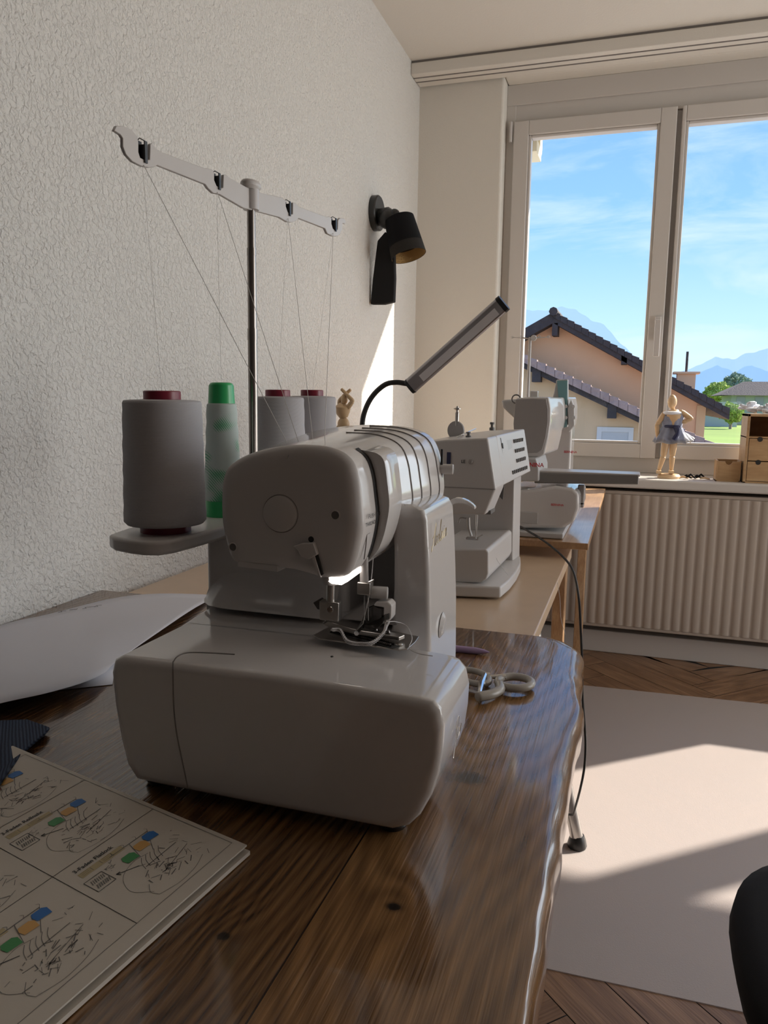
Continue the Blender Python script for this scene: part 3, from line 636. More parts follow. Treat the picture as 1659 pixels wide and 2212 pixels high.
# end cap shell, a satin greyer plastic
m=MB(); m.loft([smooth_sec(arm(YA-.0045,.014)),smooth_sec(arm(YA-.0038,.008)),smooth_sec(arm(YA-.002,.0035)),smooth_sec(arm(YA+.0005,.0008)),smooth_sec(arm(YA+.004,-.0006)),smooth_sec(arm(YA+.0055,-.0006))]); ec=m.build('end_cap','white2',sg,ang=45)
YF=YA-.0046
cc=at(604,1110,y=YF)
m=MB(); m.lathe((cc.x,YF,cc.z),[(.0,-.0028),(.0145,-.0026),(.0178,-.0012),(.0185,.001)],40,ax=(0,1,0)); m.build('round_cover','white2',ec)
m=MB(); m.torus((cc.x+.0008,YF+.0004,cc.z+.0002),.0190,.0006,(0,1,0),40,6); m.build('cover_shade','seam',ec)  # dark ring set off-centre draws the crescent shade round the cover
for px_,py_,rr in ((724,1113,.0047),(503,1182,.0045)):
    q=at(px_,py_,y=YF); m=MB(); m.lathe((q.x,YF-.0002,q.z),[(0,0),(rr,0),(rr,.003)],24,ax=(0,1,0)); m.build('screw_hole','dgrey',ec)
    m=MB(); m.torus((q.x,YF-.0002,q.z),rr,.0007,(0,1,0),24,6); m.build('hole_rim','white2',ec)
q=at(672,1165,y=YF); m=MB(); m.lathe((q.x,YF-.0003,q.z),[(0,0),(.003,0),(.003,.003)],16,ax=(0,1,0)); m.build('screw_hole','slot',ec)
a=at(640,1177,y=YF); b2=at(684,1195,y=YF)
m=MB(); m.prism([at(638,1178,y=YF),at(655,1172,y=YF),at(682,1171,y=YF),at(690,1196,y=YF),at(672,1206,y=YF),at(655,1200,y=YF),at(648,1186,y=YF)],(0,-.006,0)); m.build('thread_cutter','white2',ec,bevel=.001)
m=MB(); m.prism([at(681,1196,y=YF-.001),at(687,1195,y=YF-.001),at(700,1240,y=YF-.001),at(695,1243,y=YF-.001)],(0,-.002,0)); m.build('needle_slot','slot',ec)
m=MB(); m.prism([at(675,1198,y=YF-.001),at(681,1197,y=YF-.001),at(696,1246,y=YF-.001),at(692,1248,y=YF-.001)],(0,-.0035,0)); m.build('slot_edge','white',ec)
m=MB(); m.prism([at(513,1212,y=YF+.002),at(600,1222,y=YF+.002),at(600,1236,y=YF+.002),at(513,1224,y=YF+.002)],(0,.02,0)); m.build('lower_lip','white2',ec,bevel=.001)
# light under the arm
zl=at(740,1247,y=YA).z
m=MB(); l0=[at(704,1240,y=YA+.001),at(716,1249,y=YA-.001),at(738,1252,y=YA-.001),at(752,1243,y=YA+.004)]; xb=armx(.735,.945) or -.245
l1=V((-.252,.732,.934)); 
m.loft([[p+V((0,0,.001)) for p in l0+[l1]],[p+V((.001*0,0,-.0062)) for p in l0+[l1]]]); m.build('work_light','led',sg,bevel=.001)
# slots over the arm (tension grooves)
def armline(y,off,i0=3,i1=15,r=.0009,mt='seam',nm='tension_groove'):
    s_=arm(y,-off); m=MB(); m.tube(bez(s_[i0:i1],4),r,6); return m.build(nm,mt,sg)
for y in (.806,.830,.855,.880): armline(y,.0002,6,16,.0009)
# raised front lip with dark gap
m=MB()
def lip(y,off): return [q for q in bez(arm(y,-off)[8:17],4)]
A1=lip(.7265,.0004); A2=lip(.7265,.011); A3=lip(.752,.0125); A4=lip(.766,.0004)
n_=len(A1)
for i in range(n_):  # taper at ends
    t=i/(n_-1); k=min(1,4*t,5*(1-t)); k=k*k*(3-2*k)
    A2[i]=A1[i].lerp(A2[i],k); A3[i]=A4[i].lerp(A3[i],k)
m.loft([A1,A2,A3,A4],cap=False,closed=False); m.build('thread_guard','white',sg,ang=60)
m=MB(); m.loft([lip(.7205,.0006),lip(.7275,.0008)],cap=False,closed=False); m.build('guard_gap','slot',sg)
# lever on the far side of the arm and small latch
q=V((armx(.893,1.018) or -.213,.893,1.018))
m=MB(); m.tube([q+V((-.004,0,0)),q+V((.014,.002,0))],.0062,16); m.build('stitch_lever','white',sg,bevel=.001)
m=MB(); m.box((q.x-.001,.8905,1.0),(q.x+.0015,.8925,1.042)); m.build('lever_slot','slot',sg)
# column
def colsec(z,x0,x1,y0,y1,r=.006):
    o=[]
    for (cx0,cy0,a0) in ((x1-r,y1-r,0),(x0+r,y1-r,90),(x0+r,y0+r,180),(x1-r,y0+r,270)):
        for k in range(5): a=math.radians(a0+k*22.5); o.append(V((cx0+r*math.cos(a),cy0+r*math.sin(a),z)))
    return o
m=MB(); m.loft([colsec(.722,-.246,-.193,.773,.905),colsec(.80,-.243,-.1935,.772,.905),colsec(.862,-.238,-.1945,.770,.903),colsec(.90,-.236,-.1955,.768,.899),colsec(.94,-.236,-.197,.766,.895),colsec(.975,-.238,-.1995,.765,.893),colsec(.985,-.242,-.204,.768,.889),colsec(.99,-.246,-.216,.775,.88)]); m.build('column','white',sg,ang=40)
m=MB(); m.loft([[V((-.300,.772,.856)),V((-.228,.768,.856)),V((-.228,.86,.856)),V((-.300,.86,.856))],[V((-.275,.80,.872)),V((-.234,.775,.872)),V((-.234,.86,.872)),V((-.275,.86,.872))]]); m.build('looper_housing','grey',sg,bevel=.004)
q=at(955,1350,x=-.193); m=MB(); m.lathe((q.x-.0005,q.y,q.z),[(.0,.0035),(.007,.0033),(.0095,.001),(.0105,0)],28,ax=(1,0,0),sx=1.5,sy=1.0); bo=m.build('cover_button','white2',sg)
ACC=[[(.05,.12),(0,.02),(.06,-.15),(.18,-.02),(.32,.35),(.5,.9),(.56,1.02),(.55,.6),(.54,.1),(.62,0),(.74,.12)],[(.12,.42),(.4,.5),(.7,.42)],
[(1.0,.33),(.92,.4),(.80,.22),(.82,.02),(.95,.02),(1.08,.15)],[(1.36,.33),(1.28,.4),(1.14,.22),(1.16,.02),(1.3,.02),(1.44,.15)],[(1.44,.15),(1.62,.75),(1.62,1.0),(1.54,.9),(1.52,.2),(1.58,0),(1.7,.12)],
[(2.0,.33),(1.9,.4),(1.76,.2),(1.8,.0),(1.93,.1),(2.02,.38)],[(2.02,.38),(2.0,.1),(2.08,0),(2.2,.14)],[(2.28,.38),(2.25,.1),(2.32,0),(2.44,.14)],[(2.30,.56),(2.31,.58)],[(2.52,.38),(2.5,0)],[(2.5,.2),(2.62,.4),(2.7,.3),(2.69,0)],[(2.69,.2),(2.82,.4),(2.9,.3),(2.88,.05),(2.96,0),(3.08,.12)]]
q=at(932,1186,x=-.1940); m=MB(); strokes_into(m,ACC,.0235,q,(-.008,1,0.04),(-.01,0,1),.00032,.25); m.build('script_lettering','gold',sg)
# lettering on the arm front
m=MB(); fy=lambda px,py,x_: at(px,py,x=x_)
xx=-.2405
q=at(793,1113,x=xx); dirn=(at(805,1110,x=xx-.0)-q)
text_into(m,'PUSH TO',.0062,V((armx(.705,.983)+.0006,.7015,.9835)),(.16,1,.02),(0,0,1),.0006)
text_into(m,'THREAD NEEDLES',.0056,V((armx(.700,.975)+.0006,.6985,.9755)),(.14,1,.05),(0,0,1),.0006)
m.build('instruction_print','print',sg)
m=MB(); xq=armx(.708,.96)+.0008; m.tube([(xq+.001,.7125,.968),(xq,.7055,.967),(xq-.0005,.7045,.955),(xq-.002,.704,.942)],.0006,6); m.build('needle_threader_slot','seam',sg)
# silver script on the right side of the base
SCR=[[(.1,1),(.25,.6),(.2,.1),(.0,-.4),(-.12,-.35)],[(.0,.7),(.3,1.05),(.62,.95),(.55,.6),(.3,.5)],[(.3,.5),(.5,.3),(.62,.02),(.75,.1)],[(.78,.15),(.95,.3),(.88,.4),(.8,.2),(.88,.02),(1.05,.12)],[(1.1,.3),(1.15,.05),(1.25,.3),(1.3,.05),(1.42,.3)]]
m=MB(); q=V((-.1358,.637,.792)); strokes_into(m,SCR,.021,q,(-.02,1,.1),(.02,0,1),.00035,.25); m.build('silver_script','silver',sg)
# needle plate etc.
pl=[at(676,1376,z=ZT),at(735,1343,z=ZT),at(905,1378,z=ZT),at(897,1390,z=ZT),at(880,1405,z=ZT),at(862,1407,z=ZT),at(690,1382,z=ZT)]
m=MB(); m.prism([p+V((0,0,.0002)) for p in pl],(0,0,.0016)); npl=m.build('needle_plate','steel',sg,bevel=.0004)
m=MB(); g0,g1=at(722,1362,z=ZT+.002),at(858,1398,z=ZT+.002)
d=(g1-g0); d.z=0; L_=d.length; d.normalize(); nn=V((-d.y,d.x,0))
m.prism([g0+nn*.004,g1+nn*.004,g1-nn*.007,g0-nn*.007],(0,0,.0004)); m.build('feed_slot','slot',npl)
for row,(a0_,a1_) in enumerate(((.30,.95),(.34,.95))):
    m=MB()
    k=0
    while k<24:
        t=a0_+(a1_-a0_)*k/24; p=g0.lerp(g1,t)+nn*(.0018-.005*row)
        m.prism([p-nn*.0014,p+d*.0014,p+nn*.0014,p-d*.0004],(0,0,.0028)); k+=1
    m.build('feed_dog','dsteel',npl)
q=at(862,1392,z=ZT+.002); m=MB(); m.lathe(q,[(0,.0008),(.0035,.0008),(.0042,0)],20); m.build('plate_screw','steel',npl)
# presser bar, foot
YP=.700
pb0=at(715,1240,y=YP); pb1=at(714,1300,y=YP)
m=MB(); m.lathe((pb0.x,YP,pb0.z-.012),[(.010,.016),(.0105,.008),(.008,.002),(.0,.0)],24); m.build('presser_bush','grey',sg)
m=MB(); m.tube([pb0,pb1],.0045,16); pbr=m.build('presser_bar','steel',sg)
m=MB(); sc=at(715,1282,y=YP-.004); 
m.box((pb1.x-.010,YP-.006,at(0,1345,y=YP).z if False else at(712,1338,y=YP).z),(pb1.x+.011,YP+.005,at(712,1297,y=YP).z)); ank=m.build('foot_ankle','steel',sg,bevel=.0012)
q=at(714,1316,y=YP-.0065); m=MB(); m.lathe(q,[(0,-.002),(.003,-.002),(.0036,0)],16,ax=(0,1,0)); m.build('ankle_screw','chrome',ank)
m=MB(); m.prism([at(676,1302,y=YP),at(690,1294,y=YP),at(697,1300,y=YP),at(692,1318,y=YP),at(685,1316,y=YP)],(0,.008,0)); m.build('foot_lever','dsteel',ank,bevel=.0006)
# sole: sweeps along the plate to the right
fs0=at(708,1334,y=YP); fz=ZT+.0065
pA=at(720,1350,z=fz+.002); pB=at(868,1378,z=fz)
pth=bez([V((fs0.x,YP,fs0.z)),pA+V((-.004,0,.004)),pA.lerp(pB,.35),pA.lerp(pB,.7),pB],5)
m=MB(); secs=[]
for i,p in enumerate(pth):
    t=i/(len(pth)-1); wdt=.005+.0035*math.sin(math.pi*min(1,t*1.1)); th=.0035-.0015*t
    secs.append([p+nn*wdt+V((0,0,th)),p-nn*wdt+V((0,0,th)),p-nn*wdt-V((0,0,th)),p+nn*wdt-V((0,0,th))])
m.loft(secs); m.build('presser_foot','steel',sg,bevel=.0008)
m=MB(); p=pA.lerp(pB,.55); m.prism([p+nn*.003+V((-.012,0,.002)),p+nn*.010+V((-.004,.004,.006)),p+nn*.012+V((.006,.002,.014)),p+nn*.002+V((.012,0,.010)),p-nn*.004+V((.008,0,.003))],(0,.004,0.001)); m.build('foot_block','dsteel',sg,bevel=.0006)
for i in range(2):
    p=pA.lerp(pB,.62+.18*i)+V((0,0,.003)); m=MB(); m.lathe(p,[(0,.002),(.0022,.002),(.0028,0)],14); m.build('foot_screw','dsteel',sg)
# needle bar, clamp, needles
YN=.722
nb=at(786,1215,y=YN); nc=at(787,1270,y=YN)
m=MB(); m.tube([nb+V((0,0,.01)),nc],.0045,14); m.build('needle_bar','grey',sg)
m=MB(); m.box((nc.x-.006,YN-.006,nc.z-.006),(nc.x+.008,YN+.006,nc.z+.007)); ncl=m.build('needle_clamp','steel',sg,bevel=.001)
k0=at(800,1279,y=YN+.004); k1=at(838,1281,y=YN+.008)
m=MB(); m.tube([k0,k1],.0065,18); m.build('clamp_knob','lgrey',ncl,bevel=.001)
m=MB(); a=at(786,1262,y=YN-.004); m.tube(bez([a,at(800,1256,y=YN-.006),at(808,1252,y=YN-.006)],4),.0008,6); m.build('thread_hook','chrome',ncl)
for dx in (0,.004):
    m=MB(); m.tube([V((nc.x+dx,YN,nc.z-.005)),V((nc.x+dx+.001,YN,nc.z-.034))],[.0009,.0006],8); m.build('needle','chrome',ncl)
# white looper cover piece
c0=at(800,1310,y=.728); 
m=MB(); Yc=.724
sh=[(812,1299),(838,1300),(846,1308),(845,1335),(838,1345),(828,1343),(829,1313),(806,1309)]
m.prism([at(a,b_,y=Yc) for a,b_ in sh],(0,.016,0)); kn=m.build('knife_cover','white',sg,bevel=.0015)
text_into_dummy=None
m=MB()
for i in range(4):
    p=at(830+3.2*i,1340-i*1.0,y=Yc-.0004); m.box((p.x-.0003,Yc-.0006,p.z),(p.x+.0003,Yc-.0001,p.z+.006))
m.build('cover_marks','print',kn)
m=MB(); sh=[(790,1316),(806,1309),(826,1314),(826,1342),(800,1362),(785,1366),(780,1345)]
m.prism([at(a,b_,y=Yc+.004) for a,b_ in sh],(0,.01,0)); m.build('looper','dsteel',sg,bevel=.001)
m=MB(); m.tube(bez([at(770,1368,z=ZT+.01),at(790,1340,y=.735),at(812,1332,y=.735)],4),.0025,10); m.build('looper_arm','chrome',sg)
m=MB(); m.box((-.215,.79,.862),(-.208,.80,.885)); m.tube([(-.214,.80,.885),(-.22,.80,.902),(-.212,.80,.91)],.0015,8); m.build('side_hook','chrome',sg)
# presser foot lift lever on the far side
lv=bez([V((-.225,.905,.955)),at(975,1086,y=.915),at(995,1081,y=.92),at(1014,1087,y=.925),at(1027,1097,y=.925)],6)
m=MB(); secs=[]
for i,p in enumerate(lv):
    t=i/(len(lv)-1); wv=.013*(1-.35*t); th=.0045*(1-.55*t)
    secs.append([p+V((0,-wv*.5,th)),p+V((0,wv*.5,th)),p+V((0,wv,0)),p+V((0,wv*.5,-th)),p+V((0,-wv*.5,-th))])
m.loft(secs); m.build('lift_lever','white',sg,bevel=.0015,ang=30)
# small black mark on base top
q=at(717,1419,z=ZT); m=MB(); m.lathe(q,[(0,.001),(.0013,.0008),(.0015,0)],10); m.build('dimple','slot',sg)

# thread stand: tray, pole, bar
ZY=.948
m=MB(); trc=[(250,1139),(262,1122),(330,1108),(455,1094),(475,1110),(440,1135),(405,1148),(350,1150),(275,1145)]
tq=[V((x,y,0)) for x,y in ((-.545,.700),(-.530,.688),(-.505,.680),(-.487,.678),(-.470,.683),(-.462,.700),(-.458,.74),(-.455,.80),(-.455,.90),(-.455,1.0),(-.455,1.10),(-.458,1.19),(-.47,1.215),(-.50,1.225),(-.53,1.22),(-.548,1.20),(-.552,1.10),(-.552,.90),(-.552,.74))]
m.loft([[p+V((0,0,ZY-.016)) for p in tq],[p+V((0,0,ZY)) for p in tq]]); m.build('spool_tray','white2',sg,bevel=.004,seg=4,ang=60)
m=MB(); m.box((-.50,.83,.90),(-.46,1.0,ZY-.014)); m.build('tray_bracket','white2',sg,bevel=.004)
xp,yp=-.5,.957
prz=[at(545,py,x=xp).z for py in (455,537,553,710,735,985)]
m=MB(); m.lathe((xp,yp,0),[(.0065,ZY),(.0065,prz[4]),(.0068,prz[4]),(.0068,prz[3]),(.0060,prz[3]),(.0060,prz[2]),(.0063,prz[2]),(.0063,prz[1]),(.0055,prz[1]),(.0055,prz[0]+.01)],18); m.build('telescopic_pole','pole',sg,ang=30)
# guide bar lies in a slightly turned vertical plane through the pole
bd_=V((.073,.398,0)).normalized(); bn=V((bd_.y,-bd_.x,0))
def onbar(px,py,off=0):
    d=w_of(V((px-829.5,py-1106,FPX))); o=V((xp,yp,0))+bn*off
    t=(o-CAM).dot(bn)/d.dot(bn); return CAM+d*t
bar=[(240,283),(245,273),(260,273),(279,282),(291,296),(293,310),(293,330),(297,342),(307,347),(317,346),(318,312),(322,310),(331,322),(338,328),(436,364),(441,364),(453,367),(457,374),(457,390),(462,402),(470,408),(476,406),(477,378),(482,378),(492,386),(525,404),(560,418),(598,426),(606,429),(612,434),(612,446),(616,458),(622,464),(627,463),(627,438),(633,439),(640,447),(700,469),(706,468),(711,472),(711,484),(714,494),(719,499),(724,496),(725,476),(730,471),(738,472),(742,478),(741,484),(735,483),(734,496),(730,506),(724,511),(714,511),(702,505),(697,494),(640,472),(634,478),(624,481),(615,480),(598,470),(560,460),(520,450),(470,421),(455,418),(444,408),(438,399),(334,358),(328,362),(316,363),(300,360),(280,350),(266,335),(259,318),(259,300),(254,292)]
m=MB(); bp=[onbar(a,b_) for a,b_ in bar]; m.prism(bp,bn*.0045-V((0,0,0))); m.build('guide_bar','white2',sg,bevel=.0008,ang=50)
m=MB(); q0=onbar(545,392); m.lathe((xp,yp,q0.z-.008),[(.0,.007),(.013,.007),(.0155,.004),(.0155,0),(.012,-.004),(.0,-.004)],28,sx=.8,sy=1.15); m.tube([(xp,yp,q0.z-.006),(xp,yp,prz[0])],.0105,18); m.build('bar_hub','white2',sg)
for px_,py_ in ((306,327),(467,391),(620,450),(720,485)):
    p=onbar(px_,py_,.0022); m=MB(); f_=1 if px_<400 else .85
    m.box((p.x-.004,p.y-.0035*f_,p.z-.012*f_),(p.x-.0025,p.y+.004*f_,p.z+.011*f_)); m.box((p.x+.003,p.y+.000,p.z-.012*f_),(p.x+.0045,p.y+.0045*f_,p.z+.011*f_))
    m.tube([p+V((-.003,-.003,.011*f_)),p+V((.0,-.003,.013*f_)),p+V((.003,.003,.011*f_))],.0006,6); m.box((p.x-.0025,p.y+.002,p.z-.012*f_),(p.x+.003,p.y+.0045,p.z+.008*f_)); m.build('thread_clip','blackp',sg)

# cones of thread
def cone(px,py_top,py_bot,halfw_t,halfw_b,label,first=False):
    top=at(px,py_top,x=-.5); y=top.y; dist=(V((-.5,y,1.03))-CAM).dot(w_of(V((0,0,1))))
    rt,rb=halfw_t*dist/FPX,halfw_b*dist/FPX
    t=thing('thread_cone',(-.5,y,ZY),label,'thread cone','thread cones standing on the overlock tray')
    z0=ZY; z1=ZY+.009; z2=top.z-.008; zc=top.z+.002
    m=MB(); m.lathe((-.5,y,0),[(0,z0),(rb*.62,z0),(rb*.62,z1),(rb*.3,z1+.002),(rt*.3,z2),(rt*.475,z2),(rt*.475,zc-.001),(rt*.45,zc),(rt*.33,zc),(rt*.33,zc-.02),(0,zc-.02)],36); m.build('red_core','red',t,ang=40)
    m=MB(); pr=[(rb*.4,z1+.001),(rb*.93,z1+.0005),(rb,z1+.004)]
    for k in range(1,14): tt_=k/14; pr.append((rb+(rt-rb)*tt_+.0004*math.sin(k*2.3),z1+.004+(z2-z1-.006)*tt_))
    pr+=[(rt,z2-.004),(rt*.97,z2-.001),(rt*.8,z2),(rt*.4,z2+.0005)]
    m.lathe((-.5,y,0),pr,48); m.build('wound_thread',M['wind'],t,ang=70)
    return y
wm=mat('wound_white_thread',(.50,.49,.51),.75); t_=wm.node_tree; c_=t_.nodes.new('ShaderNodeTexCoord'); w_=t_.nodes.new('ShaderNodeTexWave'); w_.bands_direction='Z'; w_.inputs['Scale'].default_value=420; w_.inputs['Distortion'].default_value=3; w_.inputs['Detail'].default_value=2
mp_=t_.nodes.new('ShaderNodeMapping'); mp_.inputs['Rotation'].default_value=(.09,.05,0); t_.links.new(c_.outputs['Object'],mp_.inputs[0]); t_.links.new(mp_.outputs[0],w_.inputs['Vector'])
b_n=t_.nodes.new('ShaderNodeBump'); b_n.inputs['Strength'].default_value=.5; b_n.inputs['Distance'].default_value=.0006; t_.links.new(w_.outputs[0],b_n.inputs['Height']); t_.links.new(b_n.outputs[0],t_.nodes['Principled BSDF'].inputs['Normal']); M['wind']=wm
y1=cone(350,848,1130,82,87,'fat white red-cored thread cone nearest the camera at the left end of the tray')
y3=cone(600,845,1000,56,60,'white thread cone with red core just right of the steel pole')
y4=cone(674,845,1000,51,54,'farthest white red-cored thread cone on the tray, beside the wooden figure')
# green part-wound cone
tp_=at(474,826,x=-.5); yg=at(480,950,x=-.5).y
gt=thing('green_cone',(-.5,yg,ZY),'slim green plastic cone part-wound with white thread, second on the tray','thread cone','thread cones standing on the overlock tray')
dg_=(V((-.5,yg,1.03))-CAM).dot(w_of(V((0,0,1)))); rt=25.5*dg_/FPX; rb=40*dg_/FPX; zt_=tp_.z
m=MB(); m.lathe((-.5,yg,0),[(0,ZY),(rb,ZY),(rb,ZY+.004),(rb*.97,ZY+.01),(rt+.0005,zt_-.004),(rt-.0015,zt_-.001),(rt-.004,zt_),(0,zt_)],36); m.build('plastic_cone','grp',gt,ang=50)
m=MB(); f=lambda z:(rb*.97+(rt-rb*.97)*((z-ZY)/(zt_-ZY)))
z0=ZY+.02; z1=zt_-.026
pr=[(f(z0)+.0002,z0),(f(z0)+.002,z0+.002)]+[(f(z0+(z1-z0)*k/10)+.0022+.0005*math.sin(k*3),z0+(z1-z0)*k/10) for k in range(1,10)]+[(f(z1)+.0022,z1-.002),(f(z1)+.0002,z1)]
m.lathe((-.5,yg,0),pr,40); m.build('wound_thread','gcone',gt,ang=70)

# running threads (each one its own thing)
zt2=1.0565
def thr(name,pts,r,label,grp=None,mt='threadfar',cat='thread'):
    m=MB(); m.tube(pts,r,6); return tag(m.build(name,mt,origin=pts[0]),label,cat,grp)
hk=[onbar(307,350,.002),onbar(468,410,.002),onbar(622,468,.002),onbar(720,500,.002)]
ends=[at(620,966,y=.70),at(645,962,y=.71),at(676,957,y=.75),at(701,957,y=.75)]
tops=[V((-.5,y1,1.102)),V((-.5,yg,zt_+.002)),V((-.5,y3,1.108)),V((-.5,y4,1.110))]
nm=['nearest hook','second hook','third hook','farthest hook']
for i in range(4):
    en=ends[i]; en.z=max(en.z,1.056)
    thr('sewing_thread',[hk[i],hk[i].lerp(en,.5),en],.00035,'thin white thread slanting down from the %s of the bar to the overlock top'%nm[i],'threads running down to the machine')
    thr('sewing_thread',[tops[i],tops[i].lerp(hk[i],.5),hk[i]],.00022,'fine thread rising from a cone up to the %s of the bar'%nm[i],'threads rising from the cones')
# chain of stitches at the foot
ch_=[at(718,1360,z=ZT+.012),at(735,1362,z=ZT+.010),at(750,1385,z=ZT+.006),at(775,1391,z=ZT+.004),at(805,1388,z=ZT+.005),at(828,1368,z=ZT+.010),at(834,1352,z=ZT+.016),at(838,1343,z=ZT+.02)]
cs=bez(ch_,14); m=MB()
for i in range(len(cs)-1):
    p=cs[i]; t=(cs[min(i+1,len(cs)-1)]-p).normalized(); m.torus(p,.0016,.0005,(t.y,-t.x,.6 if i%2 else -.6),8,4)
m.tube([p+V((0,0,.0006)) for p in cs],.0006,5)
tag(m.build('thread_chain','thread',origin=cs[0]),'looped chain of white overlock stitches hanging below the presser foot','thread chain')
thr('loose_thread',bez([at(838,1343,z=ZT+.02),at(855,1343,z=ZT+.016),at(878,1352,z=ZT+.01),at(890,1378,z=ZT+.006),at(884,1400,z=ZT+.002),at(905,1412,z=ZT+.001),at(935,1417,z=ZT+.001)],6),.00045,'loose white thread end curling over the needle plate onto the machine bed',mt='thread')
thr('needle_thread',bez([at(806,1205,y=.727),at(803,1245,y=.722),at(797,1290,y=.720),at(788,1330,y=.720),at(780,1366,y=.720)],5),.0005,'doubled white thread running down to the needles under the arm',mt='thread')
thr('tail_thread',bez([at(874,1090,x=-.226),at(886,1103,x=-.222),at(884,1118,x=-.224),at(877,1124,x=-.226)],5),.0005,'short looped white thread hanging below the ribbed arm near the column',mt='thread')

# ================================================================== DESK ITEMS
# tracing paper with curled edge
pp=MB(); gx,gy=36,26
near=[at(-160,1560,z=.735),at(0,1519,z=.732),at(100,1497,z=.73),at(180,1474,z=.727),at(226,1453,z=.722),at(236,1440,z=.72)]
far=[V((-1.0,.80,.713)),at(0,1350,z=.713),at(100,1327,z=.713),at(250,1290,z=.7135),at(350,1281,z=.7135),at(470,1284,z=.7135)]
nn_=bez(near,7); ff_=bez(far,7); rows=[]
for j in range(13):
    t=j/12; row=[]
    for a_,b2 in zip(nn_,ff_):
        p=a_.lerp(b2,t); w_v=mnoise.noise(V((p.x*6,p.y*6,0)))*.006*math.sin(math.pi*t)
        zz=.7125+(a_.z-.7125)*(1-t)**2+abs(w_v)+.003*math.sin(math.pi*t); row.append(V((max(p.x,XL+.004),p.y,zz)))
    rows.append(row)
k=len(rows[0])
vs=[q for rr in rows for q in rr]; fs=[(i*k+j,i*k+j+1,(i+1)*k+j+1,(i+1)*k+j) for i in range(12) for j in range(k-1)]
pp.add(vs,fs)
po=pp.build('tracing_paper',['paper','ink'],ang=180,origin=(-.8,.95,.712)); s_=po.modifiers.new('thick','SOLIDIFY'); s_.thickness=.0004
tag(po,'large curling sheet of white tracing paper on the oak desk left of the overlock','paper')
m=MB()
for x,y,a in ((125,1323,0),(150,1318,1),(178,1315,0),(190,1312,1),(203,1311,0)):
    p=at(x,y,z=.7165); m.tube([p,p+V((.004,.006,0)),p+V((.010*a-.002,.009,0)),p+V((.006,.014,0))],.0004,4)
m.build('pencil_note','ink',po)
# second sheet below
m=MB(); m.add([at(130,1490,z=.7112),at(243,1478,z=.7112),at(250,1425,z=.7112),at(120,1440,z=.7112)],[(0,1,2,3)]); q=m.build('paper_sheet','paper',origin=(-.7,.85,.711)); s_=q.modifiers.new('thick','SOLIDIFY'); s_.thickness=.0004; tag(q,'corner of a second pale sheet peeking from under the tracing paper beside the machine','paper')
# navy ribbed fabric
m=MB(); oc=[at(-120,1600,z=.713),at(0,1562,z=.713),at(60,1560,z=.714),at(108,1577,z=.714),at(96,1590,z=.716),at(75,1608,z=.715),at(55,1625,z=.7155),at(20,1670,z=.721),at(0,1700,z=.724),at(-120,1780,z=.724)]
m.prism(oc,(0,0,.004)); tag(m.build('fabric_scrap','navy',bevel=.0015,origin=(-.66,.66,.712)),'dark navy ribbed knit fabric lying at the left edge of the desk','fabric')
# booklet
mn=thing('threading_booklet',(-.42,.45,T),'open threading guide booklet with line drawings lying on the oak desk','booklet')
P0=V((-.294,.542,0)); e1=V((-.969,.246,0)).normalized(); e2=V((-.13,-.9915,0)).normalized()
BW,BH=.34,.36
def pg(s,t,z): return P0+e1*s+e2*t+V((0,0,z))
m=MB(); m.prism([pg(-.002,-.002,T+.001),pg(BW,-.002,T+.001),pg(BW,BH,T+.001),pg(-.002,BH,T+.001)],(0,0,.0035)); m.build('lower_pages','page',mn)
m=MB(); Zp=T+.0105
def zp(s,t): return T+.0065+.0045*math.exp(-s/.02)*0+ .004*math.sin(math.pi*min(1,max(0,t/BH)))*.4+.003
m.mat(0); rows=[[pg(BW*i/10,BH*j/12,Zp) for i in range(11)] for j in range(13)]
m.loft([[pg(0,0,Zp-.0014),pg(BW,0,Zp-.0014),pg(BW,BH,Zp-.0014),pg(0,BH,Zp-.0014)],[pg(0,0,Zp),pg(BW,0,Zp),pg(BW,BH,Zp),pg(0,BH,Zp)]])
LI=.0003
def seg(s0,t0,s1,t1,wd=.00035):
    a=pg(s0,t0,Zp+LI); b2=pg(s1,t1,Zp+LI); d_=(b2-a); 
    if d_.length<1e-5: return
    d_.normalize(); n2=V((-d_.y,d_.x,0))*wd; m.add([a-n2,b2-n2,b2+n2,a+n2],[(0,1,2,3)],False)
CW,CH=.099,.114
